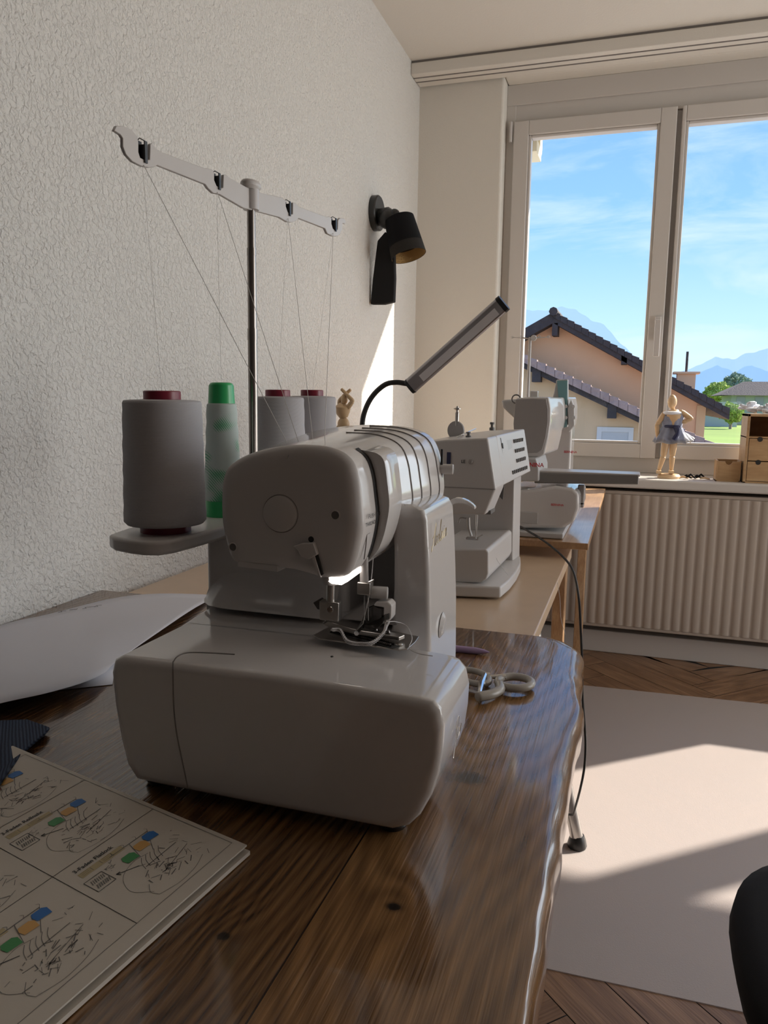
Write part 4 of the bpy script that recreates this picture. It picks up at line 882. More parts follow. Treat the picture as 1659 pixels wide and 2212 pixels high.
def cell(i,j,title,spools):
    s0=.013+i*CW; t1=.005+(j+1)*CH   # origin: reading start; a runs along -e2, b along e1
    def P(a,b_): return (s0+b_,t1-a)
    def l(a0,b0,a1,b1,wd=.0003): m_s=P(a0,b0); m_e=P(a1,b1); seg(m_s[0],m_s[1],m_e[0],m_e[1],wd)
    def poly(pts,mi,lift=.0002):
        m.mat(mi); q=[pg(*P(a,b_),Zp+lift) for a,b_ in pts]; m.add(q,[tuple(range(len(q)))],False)
    m.mat(1)
    for (a0,b0,a1,b1) in ((0,0,CH,0),(CH,0,CH,CW),(CH,CW,0,CW),(0,CW,0,0)): l(a0,b0,a1,b1,.00025)
    m.mat(2); o=pg(*P(.012,.086),Zp); text_into(m,title,.0062,o,-e2,e1,.0004,bold=True)
    poly([(.012,.076),(.058,.076),(.058,.083),(.012,.083)],6)
    m.mat(1)
    for a in (.024,.034,.046): l(a,.077,a,.082,.0002)
    for r in range(3): l(.014,.078+.002*r,.022,.078+.002*r,.00015); l(.036,.078+.002*r,.044,.078+.002*r,.00015)
    m.mat(2)
    for (a0,b0,a1,b1) in ((.008,.052,.026,.052),(.026,.052,.026,.070),(.026,.070,.008,.070),(.008,.070,.008,.052)): l(a0,b0,a1,b1,.0003)
    m.mat(1)
    for r in range(7): l(.011+.002*r,.055,.013+.002*r,.060,.0005); l(.011+.002*r,.062,.0125+.002*r,.067,.0004)
    # arrow and little foot drawing
    m.mat(2); l(.030,.056,.048,.048,.0004); l(.030,.056,.034,.056,.0005); l(.030,.056,.032,.0525,.0005)
    m.mat(1); rn=random.Random(i*7+j)
    for r in range(10): a=.026+rn.random()*.012; b_=.062+rn.random()*.010; l(a,b_,a+rn.uniform(-.006,.006),b_+rn.uniform(-.003,.003),.00025)
    # overlock sketch
    oa,ob=.052,.012
    def curve(pts,wd=.00028):
        q=bez([V((x,y,0)) for x,y in pts],5)
        for u,v in zip(q,q[1:]): l(oa+u.x,ob+u.y,oa+v.x,ob+v.y,wd)
    curve([(-.02,.002),(-.03,.018),(-.022,.036),(-.004,.044),(.012,.042)],.0002)
    curve([(-.02,-.004),(0,-.008),(.02,-.006),(.036,.0)],.0002); curve([(-.02,-.004),(-.022,.004),(-.016,.012)],.0002)
    for r in range(5): curve([(-.004+.005*r,.028),(-.001+.005*r,.036),(.004+.005*r,.042)],.00025)
    l(oa-.01,ob+.066,oa+.034,ob+.066,.0004); l(oa+.012,ob+.066,oa+.005,ob+.044,.0003); l(oa+.034,ob+.066,oa+.018,ob+.042,.0003)
    for r in range(4): curve([(-.008+.014*r,.066),(-.006+.014*r,.069),(-.008+.014*r,.071)],.0002)
    for r in range(46):
        a=oa+rn.gauss(.006,.011); b_=ob+rn.gauss(.014,.007); l(a,b_,a+rn.uniform(-.009,.009),b_+rn.uniform(-.006,.006),rn.choice((.0002,.0003,.0004)))
    for r in range(12):
        a=oa+.03+rn.random()*.018; b_=ob+rn.random()*.05; l(a,b_,a+rn.uniform(-.008,.008),b_+rn.uniform(-.008,.008),.00022)
    l(oa-.002,ob+.030,oa+.036,ob+.032,.0004); l(oa+.002,ob+.012,oa+.04,ob+.022,.0003)
    for k_,(a,b_) in zip(spools,((.076,.066),(.062,.062),(.045,.058))):
        if k_ is None: continue
        poly([(a,b_),(a+.012,b_-.001),(a+.013,b_+.007),(a+.010,b_+.010),(a+.001,b_+.010),(a-.001,b_+.006)],k_,.0005)
cell(0,0,'3-Faden Flatlock',(3,4,5)); cell(1,0,'3-Faden Rollnaht',(3,4,5)); cell(2,0,'4-Faden Overlock',(3,4,7))
cell(0,1,'2-Faden Flatlock',(3,4,5)); cell(1,1,'3-Faden Overlock',(3,None,5)); cell(2,1,'2-Faden Rollnaht',(3,None,5)); 
m.build('top_page',['page','ink','inkd','blue','orange','green','tan','redi'],mn,ang=30)

# scissors with taupe grips
sc_=thing('scissors',(-.15,1.02,T),'taupe-handled snips lying on the oak desk right of the overlock','scissors')
zs=T+.009
c1=at(1112,1474,z=zs); m=MB(); m.torus(c1,.0225,.0055,(0,0,1),36,10,1.05,.95)
m.tube(bez([c1+V((-.018,-.015,0)),at(1080,1490,z=zs),at(1060,1500,z=zs),at(1030,1506,z=zs)],6),[.0065]*18+[.0055],10); m.build('handle','scis',sc_,ang=180)
c2=at(1022,1462,z=zs); m=MB(); m.torus(c2,.024,.0045,(0,0,1),32,10,.8,1.2); m.build('handle','scis',sc_,ang=180)
m=MB(); m.tube([at(1048,1458,z=zs+.002),at(1040,1478,z=zs+.002),at(1036,1500,z=zs)],[.004,.005,.003],10); m.tube([at(1058,1457,z=zs+.003),at(1048,1457,z=zs+.003)],.003,10); m.tube([at(1092,1462,z=zs+.002),at(1058,1462,z=zs+.002)],[.0045,.0025],10); m.build('pivot_lever','chrome',sc_)
m=MB(); a=at(1030,1500,z=zs-.004); m.prism([a,a+V((-.07,.02,0)),a+V((-.065,.026,0)),a+V((0,.008,0))],(0,0,.0015)); m.build('blade','steel',sc_)
# lilac pen tip
a=at(1057,1409,z=T+.005); dd=(a-at(1020,1405,z=T+.005)).normalized()
m=MB(); m.tube([a-dd*.13,a-dd*.022,a-dd*.008,a],[.0052,.0052,.0035,.0008],14); tag(m.build('marking_pen','lilac',origin=a),'lilac pen tip pointing out from behind the overlock base','pen')
# black power cable hanging from the beige table
cb=bez([at(1118,1136,y=2.0),at(1130,1141,y=1.98),at(1180,1172,y=1.9),at(1222,1209,y=1.86),at(1240,1240,y=1.83),at(1250,1290,y=1.80),at(1254,1350,y=1.79),at(1257,1420,y=1.77),at(1258,1500,y=1.75),at(1263,1570,y=1.72),at(1265,1610,y=1.72),at(1262,1660,y=1.72),at(1252,1710,y=1.74),at(1238,1760,y=1.78)],6)
e_=cb[-1]; cb+=bez([e_,V((e_.x-.03,e_.y+.02,.09)),V((e_.x-.09,e_.y+.02,.008)),V((e_.x-.3,e_.y+.05,.006))],6)[1:]
m=MB(); m.tube(cb,.0028,8); tag(m.build('power_cable','blackp',origin=cb[0]),'thin black cable draped over the beige table edge down to the floor','cable')
ws=at(1193,1300,y=1.8)
thr('hanging_thread',bez([V((-.141,1.72,.697)),V((-.134,1.72,.66)),V((-.13,1.73,.61)),V((-.118,1.73,.575))],5),.0006,'pale loose thread hanging from the edge of the beige table',mt='thread')

# ================================================================== MACHINE 2 (on beige table)
s2_=thing('mechanical_machine',(-.32,1.68,.695),'white computerised sewing machine with rows of dark buttons behind the overlock column','sewing machine')
Z2=.695
m=MB()
bpl=[V((-.47,1.515,0)),V((-.34,1.505,0)),V((-.238,1.525,0)),V((-.2305,1.60,0)),V((-.229,1.69,0)),V((-.233,1.78,0)),V((-.245,1.86,0)),V((-.47,1.87,0))]
m.loft([[p+V((0,0,Z2+.004)) for p in bpl],[p+V((0,0,Z2+.028)) for p in bpl]]); m.build('base_plate','white2',s2_,bevel=.004,ang=50)
for x,y in ((-.44,1.55),(-.26,1.56),(-.44,1.84),(-.27,1.83)):
    m=MB(); m.lathe((x,y,Z2),[(0,0),(.01,0),(.01,.008),(0,.008)],12); m.build('foot','blackp',s2_)
YM=1.53
def P2(px,py,y=YM): return at(px,py,y=y)
hd=[P2(962,950),P2(1054,946),P2(1071,1057),P2(1048,1112),P2(970,1110),P2(950,1110),P2(945,960)]
hd[-1].x-=.05; hd[-2].x-=.05
def shift(ps,y,dx=0,dz=0): return [V((p.x+dx,y,p.z+dz)) for p in ps]
m=MB(); hb=[V(p) for p in hd]; far_=shift(hd,1.875,.028,.006)
# near head is the full height, the arm beyond is shallower
m.loft([shift(hd,YM),shift(hd,1.60,.006,.0015)]); m.build('head','white2',s2_,bevel=.004,ang=25)
ah=[V(p) for p in shift(hd,1.598,.006,.0015)]
mid=.925
for p in ah:
    if p.z<mid: p.z=mid+.0*p.z
m=MB(); m.loft([ah,[V((p.x+.020,1.875,p.z+.006)) for p in ah]]); m.build('upper_arm','white2',s2_,bevel=.003,ang=25)
m=MB(); m.loft([[V((x,y,z)) for x,y in ((-.42,1.80),(-.262+dx,1.80),(-.256+dx,1.872),(-.42,1.872))] for z,dx in ((Z2+.02,.008),(.80,.006),(.93,.004))]); m.build('column','white2',s2_,bevel=.003)
m=MB(); q=P2(945,1045,YM-.0005); q2=P2(1071,1057,YM-.0005); m.box((q.x-.02,YM-.001,q2.z-.0006),(q2.x-.001,YM-.0001,q2.z+.0003)); m.build('face_seam','seam',s2_)
q=P2(1016,997,YM-.001); m=MB(); m.lathe(q,[(0,-.002),(.0035,-.002),(.005,0)],20,ax=(0,1,0)); m.build('face_screw','grey',s2_); m=MB(); text_into(m,'LE',.009,P2(996,1000,YM-.001),(1,0,0),(0,0,1),.0002,True); m.build('face_print','print',s2_)
q=P2(969,996,YM-.002); m=MB(); m.box((q.x-.004,YM-.002,q.z-.018),(q.x+.004,YM+.001,q.z+.018)); m.build('bulb_slot','sash_ribbon',s2_)
# take-up lever slot and buttons on the front
def fx(y,z):   # front plane of the upper arm
    t=(y-YM)/(1.875-YM); za=1.028; zb=.925; k=(za-z)/(za-zb); return -.2755+.0+.026*t+.0185*k+.0008
m=MB(); y_=1.625; m.add([V((fx(y_,z)+.0006,y_+dy,z)) for z,dy in ((1.022,0),(1.022,.020),(.94,.028),(.93,.024),(.93,.012),(.95,.004))],[(0,1,2,3,4,5)]); q=m.build('take_up_slot','slot',s2_)
m=MB(); m.lathe((fx(1.632,1.005),1.634,1.005),[(0,.002),(.006,.002),(.006,0)],18,ax=(1,0,.2)); m.build('dial','dgrey',s2_)
for r in range(4):
    for c in range(6 if r<3 else 9):
        y_=1.745+.017*c if r<3 else 1.69+.018*c; z_=1.010-.022*r
        if y_>1.86: continue
        m=MB(); xq=fx(y_,z_); m.box((xq-.003,y_-.0045,z_-.004),(xq+.0035,y_+.0045,z_+.004)); m.build('button','dgrey',s2_)
m=MB(); q0_=fx(1.69,.985); m.add([V((fx(y,z)+.0004,y,z)) for y,z in ((1.68,1.015),(1.725,1.015),(1.725,.955),(1.68,.955))],[(0,1,2,3)]); m.build('display_panel','lgrey',s2_)
# bobbin winder, spool pin, knobs on top
zt3=1.036
w0=at(985,926,y=1.74); m=MB(); m.lathe((w0.x,1.74,w0.z-.004),[(0,-.003),(.021,-.003),(.022,0),(.021,.003),(0,.003)],28,ax=(.3,1,0)); m.build('thread_retainer_disc','grey',s2_)
m=MB(); a=at(988,880,y=1.74); m.lathe((a.x,1.74,a.z-.042),[(.0045,0),(.0045,.030),(.003,.031),(.003,.036),(.0085,.038),(.0085,.040),(.003,.041),(.002,.045),(0,.045)],18); m.build('spool_pin','steel',s2_)
for px_,py_,h_ in ((1063,918,.012),(1012,935,.008),(1058,943,.004)):
    a=at(px_,py_,y=1.70 if px_==1063 else 1.60); m=MB(); m.lathe((a.x,a.y,a.z-.006),[(.006,-.006),(.006,0),(.003,.001),(.003,h_*.6),(.005,h_*.6),(.005,h_),(0,h_)],16); m.build('top_knob','dgrey',s2_)
m=MB(); m.tube(bez([at(986,945,y=1.62),at(1000,938,y=1.62),at(1028,926,y=1.7)],4),.0012,6); m.build('thread_guide','chrome',s2_)
# free arm
m=MB(); fa=[P2(930,1187,1.535),P2(1050,1187,1.535),P2(1055,1193,1.535),P2(1055,1240,1.535),P2(1050,1252,1.535),P2(1038,1259,1.535),P2(930,1258,1.535)]
m.loft([fa,[V((p.x+.008,1.80,p.z)) for p in fa]]); m.build('free_arm','white2',s2_,bevel=.003,ang=40)
zf=fa[0].z
m=MB(); m.add([at(x,y,z=zf+.0012) for x,y in ((983,1180),(998,1159),(1063,1160),(1052,1180))],[(0,1,2,3)]); npp=m.build('needle_plate','steel',s2_)
m=MB(); q=at(1028,1172,z=zf+.002); m.box((q.x-.018,q.y-.006,zf+.0014),(q.x+.014,q.y+.004,zf+.0022)); m.build('feed_slot','slot',npp)
m=MB(); q=at(1012,1118,y=1.58); m.tube(bez([q,at(1013,1140,y=1.58),at(1018,1158,y=1.58)],4),[.004]*5+[.003]*4,10); pf_=m.build('presser_bar','steel',s2_)
m=MB(); q=at(1020,1162,y=1.58); m.box((q.x-.012,1.572,q.z-.003),(q.x+.014,1.588,q.z+.001)); m.tube([q+V((.01,0,0)),q+V((.022,0,.008))],.0015,6); m.build('presser_foot','chrome',pf_)
m=MB(); m.tube([at(1030,1112,y=1.58),at(1028,1165,y=1.58)],[.0022,.0008],8); m.build('needle','chrome',s2_)
m=MB(); m.box((-.305,1.55,.868),(-.268,1.60,.876)); m.build('needle_holder','dgrey',s2_); m=MB(); m.tube(bez([at(990,1130,y=1.57),at(995,1119,y=1.57),at(1008,1120,y=1.57)],4),.0018,8); m.build('buttonhole_lever','grey',s2_)
m=MB(); m.prism([at(1060,1062,y=1.66),at(1090,1040,y=1.66),at(1086,1080,y=1.66),at(1078,1072,y=1.66)],(0,.004,0)); m.build('thread_guard','dgrey',s2_)
thr('machine_thread',[at(1062,1183,z=zf),at(1075,1212,y=1.62),at(1098,1243,z=Z2+.03)],.0005,'thin white thread stretched from the free arm down to the base of the button-faced machine',mt='thread')

# ================================================================== MACHINE 3 (embroidery, window desk)
s3=thing('embroidery_machine',(-.25,2.3,.74),'white embroidery machine with teal screen standing in front of the window','sewing machine')
Z3=.74
m=MB(); m.box((-.34,2.03,Z3+.001),(-.158,2.50,Z3+.016)); m.build('foot_plate','lgrey',s3,bevel=.003)
def P3(px,py,y): return at(px,py,y=y)
ml=[P3(1100,1062,2.05),P3(1165,1056,2.05),P3(1200,1050,2.05),P3(1238,1056,2.05),P3(1250,1068,2.05),P3(1250,1100,2.05),P3(1240,1128,2.05),P3(1215,1142,2.05),P3(1100,1142,2.05)]
m=MB(); m.loft([shift(ml,2.055),shift(ml,2.30,.004,0)]); eu=m.build('embroidery_unit','white',s3,bevel=.008,seg=4,ang=25)
m=MB(); m.box((-.275,2.052,.775),(-.228,2.0555,.805)); m.build('grip_panel','lgrey',eu,bevel=.001)
m=MB(); text_into(m,'BERNINA',.008,P3(1190,1092,2.052),(1,0,0),(0,0,1),.001,True); m.build('unit_print','redp',eu)
m=MB(); m.loft([[V((-.31,2.08,.845)),V((-.20,2.08,.845)),V((-.155,2.09,.848)),V((-.155,2.28,.848)),V((-.31,2.28,.845))],[V((-.30,2.10,.868)),V((-.215,2.10,.868)),V((-.19,2.12,.862)),V((-.175,2.26,.860)),V((-.30,2.26,.868))]]); m.build('bed_cover','white',s3,bevel=.004)
# head
hd3=[P3(1114,863,2.1),P3(1148,861,2.1),P3(1180,862,2.1),P3(1184,885,2.1),P3(1184,910,2.1),P3(1179,945,2.1),P3(1171,972,2.1),P3(1160,978,2.1),P3(1124,978,2.1),P3(1112,965,2.1),P3(1109,915,2.1)]
m=MB(); m.loft([shift(hd3,2.10),shift(hd3,2.104,0,0)]); m.build('head_face','grey',s3,bevel=.0015,ang=50)
hf=[V((p.x+(.0 if p.x<-.26 else .006),p.y,p.z+(.004 if p.z>1.05 else -.012 if p.z<1.0 else 0))) for p in hd3]
m=MB(); m.loft([shift(hf,2.103),shift(hf,2.13,.003,.001),shift(hf,2.30,.018,.002)],cap=True); m.build('head','white',s3,bevel=.004,ang=30)
up=[V((p.x,p.y,max(p.z,1.02))) for p in hf]
m=MB(); m.loft([shift(up,2.298,.018,.002),shift(up,2.55,.040,.004)]); m.build('upper_arm','white',s3,bevel=.004,ang=30)
m=MB(); c0_=P3(1207,1012,2.48); c1_=P3(1237,950,2.48); m.box((c0_.x-.06,2.44,.76),(c1_.x,2.56,1.06)); co3=m.build('column','white',s3,bevel=.008,seg=4)
m=MB(); text_into(m,'BERNINA',.011,V((c1_.x+.0005,2.45,P3(1225,980,2.45).z)),(0,1,0),(0,0,1),.0006,True); text_into(m,'BERNINA',.0095,P3(1218,978,2.438),(1,0,0),(0,0,1),.0008,True); m.build('column_print','redp',s3)
# display
ds=[P3(1203,822,2.33),P3(1226,822,2.33),P3(1225,922,2.33),P3(1212,926,2.33)]
m=MB(); m.prism(ds,(0,.004,0)); sco=m.build('screen','screen',s3,bevel=.001)
m=MB(); m.prism([P3(1192,868,2.335),P3(1202,820,2.335),P3(1227,819,2.335),P3(1228,916,2.335),P3(1205,935,2.335)],(0,.02,0)); m.build('screen_housing','white2',s3,bevel=.003)
m=MB(); m.prism([P3(1226,880,2.325),P3(1234,862,2.325),P3(1241,880,2.325),P3(1241,920,2.325),P3(1228,935,2.325)],(0,.02,0)); m.build('control_strip','white2',s3,bevel=.003)
for px_,py_ in ((1222,878),(1239,878),(1222,902),(1240,902),(1204,905),(1212,922)):
    q=P3(px_,py_,2.322); m=MB(); m.lathe(q,[(0,-.004),(.004,-.004),(.0052,0)],16,ax=(0,1,0)); m.build('button','white2',s3)
q=P3(1095,868,2.25); m=MB(); m.prism([P3(1083,864,2.25),P3(1118,862,2.25),P3(1112,905,2.25),P3(1098,892,2.25),P3(1086,880,2.25)],(0,.04,0)); m.build('threader_housing','lgrey',s3,bevel=.006)
m=MB(); q=P3(1115,862,2.22); m.torus(q,.012,.002,(0,1,0),20,8); m.build('carry_ring','dgrey',s3)
q=P3(1154,852,2.3); m=MB(); m.box((q.x-.012,2.29,q.z-.012),(q.x+.012,2.31,q.z+.01)); m.build('spool_holder','white',s3,bevel=.003)
# thread stand of machine 3: ends above its head
a=P3(1140,862,2.62); b2=P3(1147,728,2.62)
m=MB(); m.tube([V((a.x,2.52,1.06)),V((a.x,2.62,1.09)),V((a.x,2.62,b2.z))],.005,12); std=m.build('thread_stand','white2',s3)
for dx in (-.06,-.03,.03,.06):
    m=MB(); m.tube([V((a.x,2.62,b2.z-.006)),V((a.x+dx,2.62,b2.z))],.0015,6); m.torus((a.x+dx,2.62,b2.z),.004,.001,(0,1,0),10,5); m.build('thread_eyelet','white2',std)
m=MB(); m.lathe((a.x+.012,2.615,b2.z-.004),[(0,-.003),(.009,-.003),(.010,0),(.009,.003),(0,.003)],18,ax=(0,1,0)); m.build('stand_knob','white',std)
# red lettered carriage and long embroidery arm
m=MB(); lb=[P3(1112,990,2.05),P3(1158,990,2.05),P3(1164,1012,2.05),P3(1164,1040,2.05),P3(1112,1040,2.05)]
m.prism(lb,(0,.22,0)); cg=m.build('carriage','lgrey',s3,bevel=.004)
m=MB(); text_into(m,'BERNINA',.0155,P3(1122,1007,2.048),(1,0,0),(0,0,1),.001,True); m.build('carriage_print','redp',cg)
m=MB(); a0=P3(1164,1022,2.08); a1=P3(1380,1027,2.08); zb=P3(1376,1046,2.08).z; zb0=P3(1170,1044,2.08).z
m.loft([[V((a0.x-.01,2.07,zb0)),V((a0.x-.01,2.15,zb0)),V((a0.x-.01,2.15,a0.z+.002)),V((a0.x-.01,2.07,a0.z+.002))],[V((a1.x,2.07,zb)),V((a1.x,2.15,zb)),V((a1.x,2.15,a1.z+.002)),V((a1.x,2.07,a1.z+.002))]]); m.build('embroidery_arm','agrey',s3,bevel=.003)
m=MB(); m.box((a0.x+.0,2.072,a0.z+.002),(a1.x+.003,2.155,a0.z+.008)); m.build('lit_arm_top','white2',s3,bevel=.002)  # pale slab paints the lit top face of the arm
m=MB(); q=P3(1256,1046,2.14); q2=P3(1256,1090,2.14); m.box((q.x-.008,2.12,q2.z),(q.x+.010,2.14,q.z)); m.box((q.x-.03,2.12,q2.z-.006),(q.x+.010,2.14,q2.z+.01)); m.build('arm_bracket','grey',s3,bevel=.003)

# ================================================================== LAMPS
lp=thing('reading_lamp',(-.58,1.62,.695),'slim grey LED bar lamp on a black gooseneck behind the overlock','lamp')
YL=1.62
gn=bez([V((-.59,YL,.72)),V((-.585,YL,.9)),at(781,940,y=YL),at(786,895,y=YL),at(803,858,y=YL),at(830,832,y=YL),at(855,826,y=YL),at(880,829,y=YL)],7)
m=MB(); m.lathe((-.59,YL,.695),[(0,0),(.07,0),(.07,.012),(.06,.018),(.01,.022),(.006,.03),(0,.03)],30); m.build('lamp_base','blackp',lp)
m=MB(); m.tube(gn,.0058,12); m.build('gooseneck','blackp',lp)
p0=at(888,833,y=YL); p1=at(1082,660,y=YL-.03); ax_=(p1-p0).normalized(); sd=V((.35,-.6,-.72)); sd=(sd-sd.dot(ax_)*ax_).normalized(); up_=ax_.cross(sd)
wdir=V((1,0,-.15)); wdir=(wdir-wdir.dot(ax_)*ax_).normalized(); nr=ax_.cross(wdir)
def stad(c,w_,h_,n=8):
    o=[]
    for k in range(n+1): a=-math.pi/2+math.pi*k/n; o.append(c+wdir*(w_-h_+h_*math.cos(a))+nr*h_*math.sin(a))
    for k in range(n+1): a=math.pi/2+math.pi*k/n; o.append(c+wdir*(-(w_-h_)+h_*math.cos(a))+nr*h_*math.sin(a))
    return o
m=MB(); m.loft([stad(p0,.0175,.007),stad(p1,.0175,.007)]); m.build('light_bar','alu',lp,bevel=.001,ang=60)
m=MB(); m.loft([stad(p1,.0185,.0078),stad(p1+ax_*.009,.018,.0074)]); m.build('end_cap','blackp',lp,ang=60)
m=MB(); m.loft([stad(p0-ax_*.007,.0165,.0065),stad(p0,.0182,.0074)]); m.build('end_cap','blackp',lp,ang=60)
m=MB(); off=nr*(-.0073 if nr.y>0 else .0073)
m.loft([[p0+ax_*.03+off-wdir*.004,p0+ax_*.03+off+wdir*.012,p0+ax_*.03+off*.8+wdir*.012,p0+ax_*.03+off*.8-wdir*.004],[p1-ax_*.012+off-wdir*.004,p1-ax_*.012+off+wdir*.012,p1-ax_*.012+off*.8+wdir*.012,p1-ax_*.012+off*.8-wdir*.004]]); m.build('diffuser','diff',lp)
# wall lamp
wl=thing('wall_lamp',(XL,2.93,1.80),'black wall spot lamp with gold-lined woven shade and a black cloth hanging below','lamp')
c=V((XL,2.945,1.815)); m=MB(); m.lathe(c,[(0,0),(.066,0),(.066,.022),(.062,.026),(0,.026)],36,ax=(1,0,0)); m.build('wall_plate','blackp',wl)
jt=at(835,468,y=2.93); m=MB(); m.tube([V((XL+.02,2.94,1.80)),jt,at(860,478,y=2.92)],[.030,.036,.026],14); m.ball(at(836,474,y=2.92),.036); m.ball(at(852,464,y=2.92),.022); m.build('swivel_joint','blackp',wl)
s0_=at(866,468,y=2.92); s1_=at(881,558,y=2.90); ax2=(s1_-s0_).normalized()
s0_=at(862,472,y=2.92); ax2=(at(883,553,y=2.905)-s0_).normalized(); Ls=(at(883,553,y=2.905)-s0_).length
rr=.068
m=MB(); m.lathe(s0_,[(0,0),(rr*.78,0),(rr*.84,.003),(rr*.96,Ls*.72)],40,ax=ax2); m.build('shade_top','black',wl,ang=50)
m=MB(); m.loft([[s0_+ax2*h+ (lambda u,w_:u*math.cos(a)*r2+w_*math.sin(a)*r2)(ax2.orthogonal().normalized(),ax2.cross(ax2.orthogonal().normalized())) for a in [2*math.pi*k/40 for k in range(40)]] for r2,h in ((rr*.96,Ls*.72),(rr,Ls),(rr*.975,Ls),(rr*.90,Ls*.6),(rr*.86,Ls*.3))],cap=False); m.build('woven_rim',['shadew'],wl,ang=50)
m=MB(); m.loft([[s0_+ax2*h+ (lambda u,w_:u*math.cos(a)*r2+w_*math.sin(a)*r2)(ax2.orthogonal().normalized(),ax2.cross(ax2.orthogonal().normalized())) for a in [2*math.pi*k/40 for k in range(40)]] for r2,h in ((rr*.972,Ls*.995),(rr*.89,Ls*.6),(rr*.80,Ls*.2),(.01,Ls*.15))],cap=False); m.build('gold_lining','gold_in',wl,ang=50)
m=MB(); YB=2.90
s_a=[at(815,520,y=YB),at(832,500,y=YB),at(850,520,y=YB),at(852,600,y=YB),at(850,652,y=YB),at(828,657,y=YB),at(800,657,y=YB),at(805,600,y=YB)]
m.prism(s_a,(0,.03,0)); m.build('hanging_cloth','blackf',wl,bevel=.004)

# ================================================================== WOODEN FIGURE behind the cones
def limb(mb,a,b_,r0,r1):
    a=V(a); b_=V(b_); mid_=a.lerp(b_,.45); mb.tube([a,a.lerp(b_,.08),mid_,a.lerp(b_,.92),b_],[r0*.6,r0,(r0+r1)*.53,r1,r1*.6],12); mb.ball(a,r0*.85,10,6)
wf_=thing('wooden_figure',(-.70,1.85,.695),'small wooden artist figure with arms crossed overhead behind the thread cones','figure')
YX=1.85
def PF(px,py,dy=0): return at(px,py,y=YX+dy)
m=MB(); m.lathe((PF(742,900).x,YX,.695),[(0,0),(.045,0),(.045,.012),(.04,.016),(0,.016)],28); m.build('stand','figwood',wf_)
m=MB(); m.tube([(PF(742,900).x-.02,YX,.70),PF(741,930)],.003,8); m.build('support_rod','steel',wf_)
m=MB(); m.tube([PF(742,872),PF(740,880),PF(741,893),PF(743,903)],[.010,.021,.017,.010],14); m.build('torso','figwood',wf_)
m=MB(); m.ball(PF(742,916),(.016,.013,.018)); m.tube([PF(743,903),PF(742,913)],.009,10); m.build('pelvis','figwood',wf_)
m=MB(); m.ball(PF(744,862),(.009,.010,.014)); m.build('head','figwood',wf_)
for sgn,pts in ((1,[(752,880),(762,866),(749,852),(737,840)]),(-1,[(735,882),(733,866),(746,852),(758,841)])):
    m=MB(); q=[PF(a,b_,-.006*sgn) for a,b_ in pts]; limb(m,q[0],q[1],.0065,.0055); limb(m,q[1],q[2],.0055,.0045); limb(m,q[2],q[3],.0045,.004); m.build('arm','figwood',wf_)
m=MB(); q=[PF(752,877),PF(760,893),PF(752,915)]
for sx in (-.011,.011):
    h=PF(742,925); h=h+V((sx,0,0)); m=MB(); limb(m,h,(h.x+sx*.3,YX+.01,.86),.011,.009); limb(m,(h.x+sx*.3,YX+.01,.86),(h.x+sx*.2,YX,.73),.009,.006); m.box((h.x+sx*.2-.008,YX-.018,.712),(h.x+sx*.2+.008,YX+.01,.724)); m.build('leg','figwood',wf_)

# ================================================================== SILL ITEMS
ZS=.785
df=thing('dressed_figure',(.165,3.45,ZS),'wooden artist figure in a grey-blue tulle dress standing on the window sill','figure')
YD=3.45
def PD(px,py,dy=0): return at(px,py,y=YD+dy)
m=MB(); m.lathe((.158,YD,ZS),[(0,0),(.046,0),(.046,.010),(.040,.018),(0,.020)],30); m.build('stand','figwood',df)
m=MB(); m.ball(PD(1452,868),(.019,.020,.030)); m.tube([PD(1453,878),PD(1455,893)],.008,10); m.build('head','figwood',df)
m=MB(); m.tube([PD(1455,885),PD(1455,896),PD(1454,915),PD(1454,935),PD(1452,952)],[.018,.038,.030,.022,.032],16); m.build('torso','figwood',df)
for pts,nm_ in (([(1436,892),(1419,918),(1421,945),(1427,955)],'l'),([(1472,890),(1493,904),(1478,911)],'r')):
    m=MB(); q=[PD(a,b_,-.01) for a,b_ in pts]
    limb(m,q[0],q[1],.012,.010); limb(m,q[1],q[2],.010,.008)
    if len(q)>3: limb(m,q[2],q[3],.008,.007)
    else: m.ball(q[2],(.014,.009,.010))
    m.build('arm','figwood',df)
for pts in ([(1438,955),(1433,985),(1423,1016)],[(1455,955),(1452,985),(1450,1016)]):
    m=MB(); q=[PD(a,b_) for a,b_ in pts]; limb(m,q[0],q[1],.016,.012); limb(m,q[1],q[2],.012,.008); m.box((q[2].x-.010,YD-.03,q[2].z-.012),(q[2].x+.010,YD+.012,q[2].z)); m.build('leg','figwood',df)
# dress: pleated skirt and bodice
m=MB(); secs=[]; cxs=[(1455,893,.043),(1454,902,.043),(1453,912,.041),(1452,921,.037),(1451,931,.046),(1449,943,.057),(1447,956,.064)]
for i,(px_,py_,r2) in enumerate(cxs):
    c=PD(px_,py_); secs.append([c+V((math.cos(a)*r2*(1+ (.10*i/5)*math.sin(9*a)),math.sin(a)*r2*.75*(1+(.10*i/5)*math.sin(9*a)),.004*math.sin(5*a)*i/5)) for a in [2*math.pi*k/54 for k in range(54)]])
m.loft(secs); m.build('dress','dress',df,ang=180)
m=MB(); m.torus(PD(1454,921),.036,.006,(0,0,1),28,8,1,.75); m.tube(bez([PD(1460,922,-.03),PD(1464,935,-.045),PD(1455,950,-.05)],5),[.012]*5+[.009]*6,10); m.build('ribbon_sash','sash_ribbon',df)
m=MB()
for k in range(7):
    a=PD(1463,928,-.01+.006*k); b2=PD(1480+3*k,950+2*(k%3),-.02+.008*k); m.tube(bez([a,a.lerp(b2,.5)+V((.006,0,.004*(k%2))),b2],4),[.004]*4+[.006]*3+[.009]*2,8)
m.build('tulle_trim','tulle',df,ang=180)
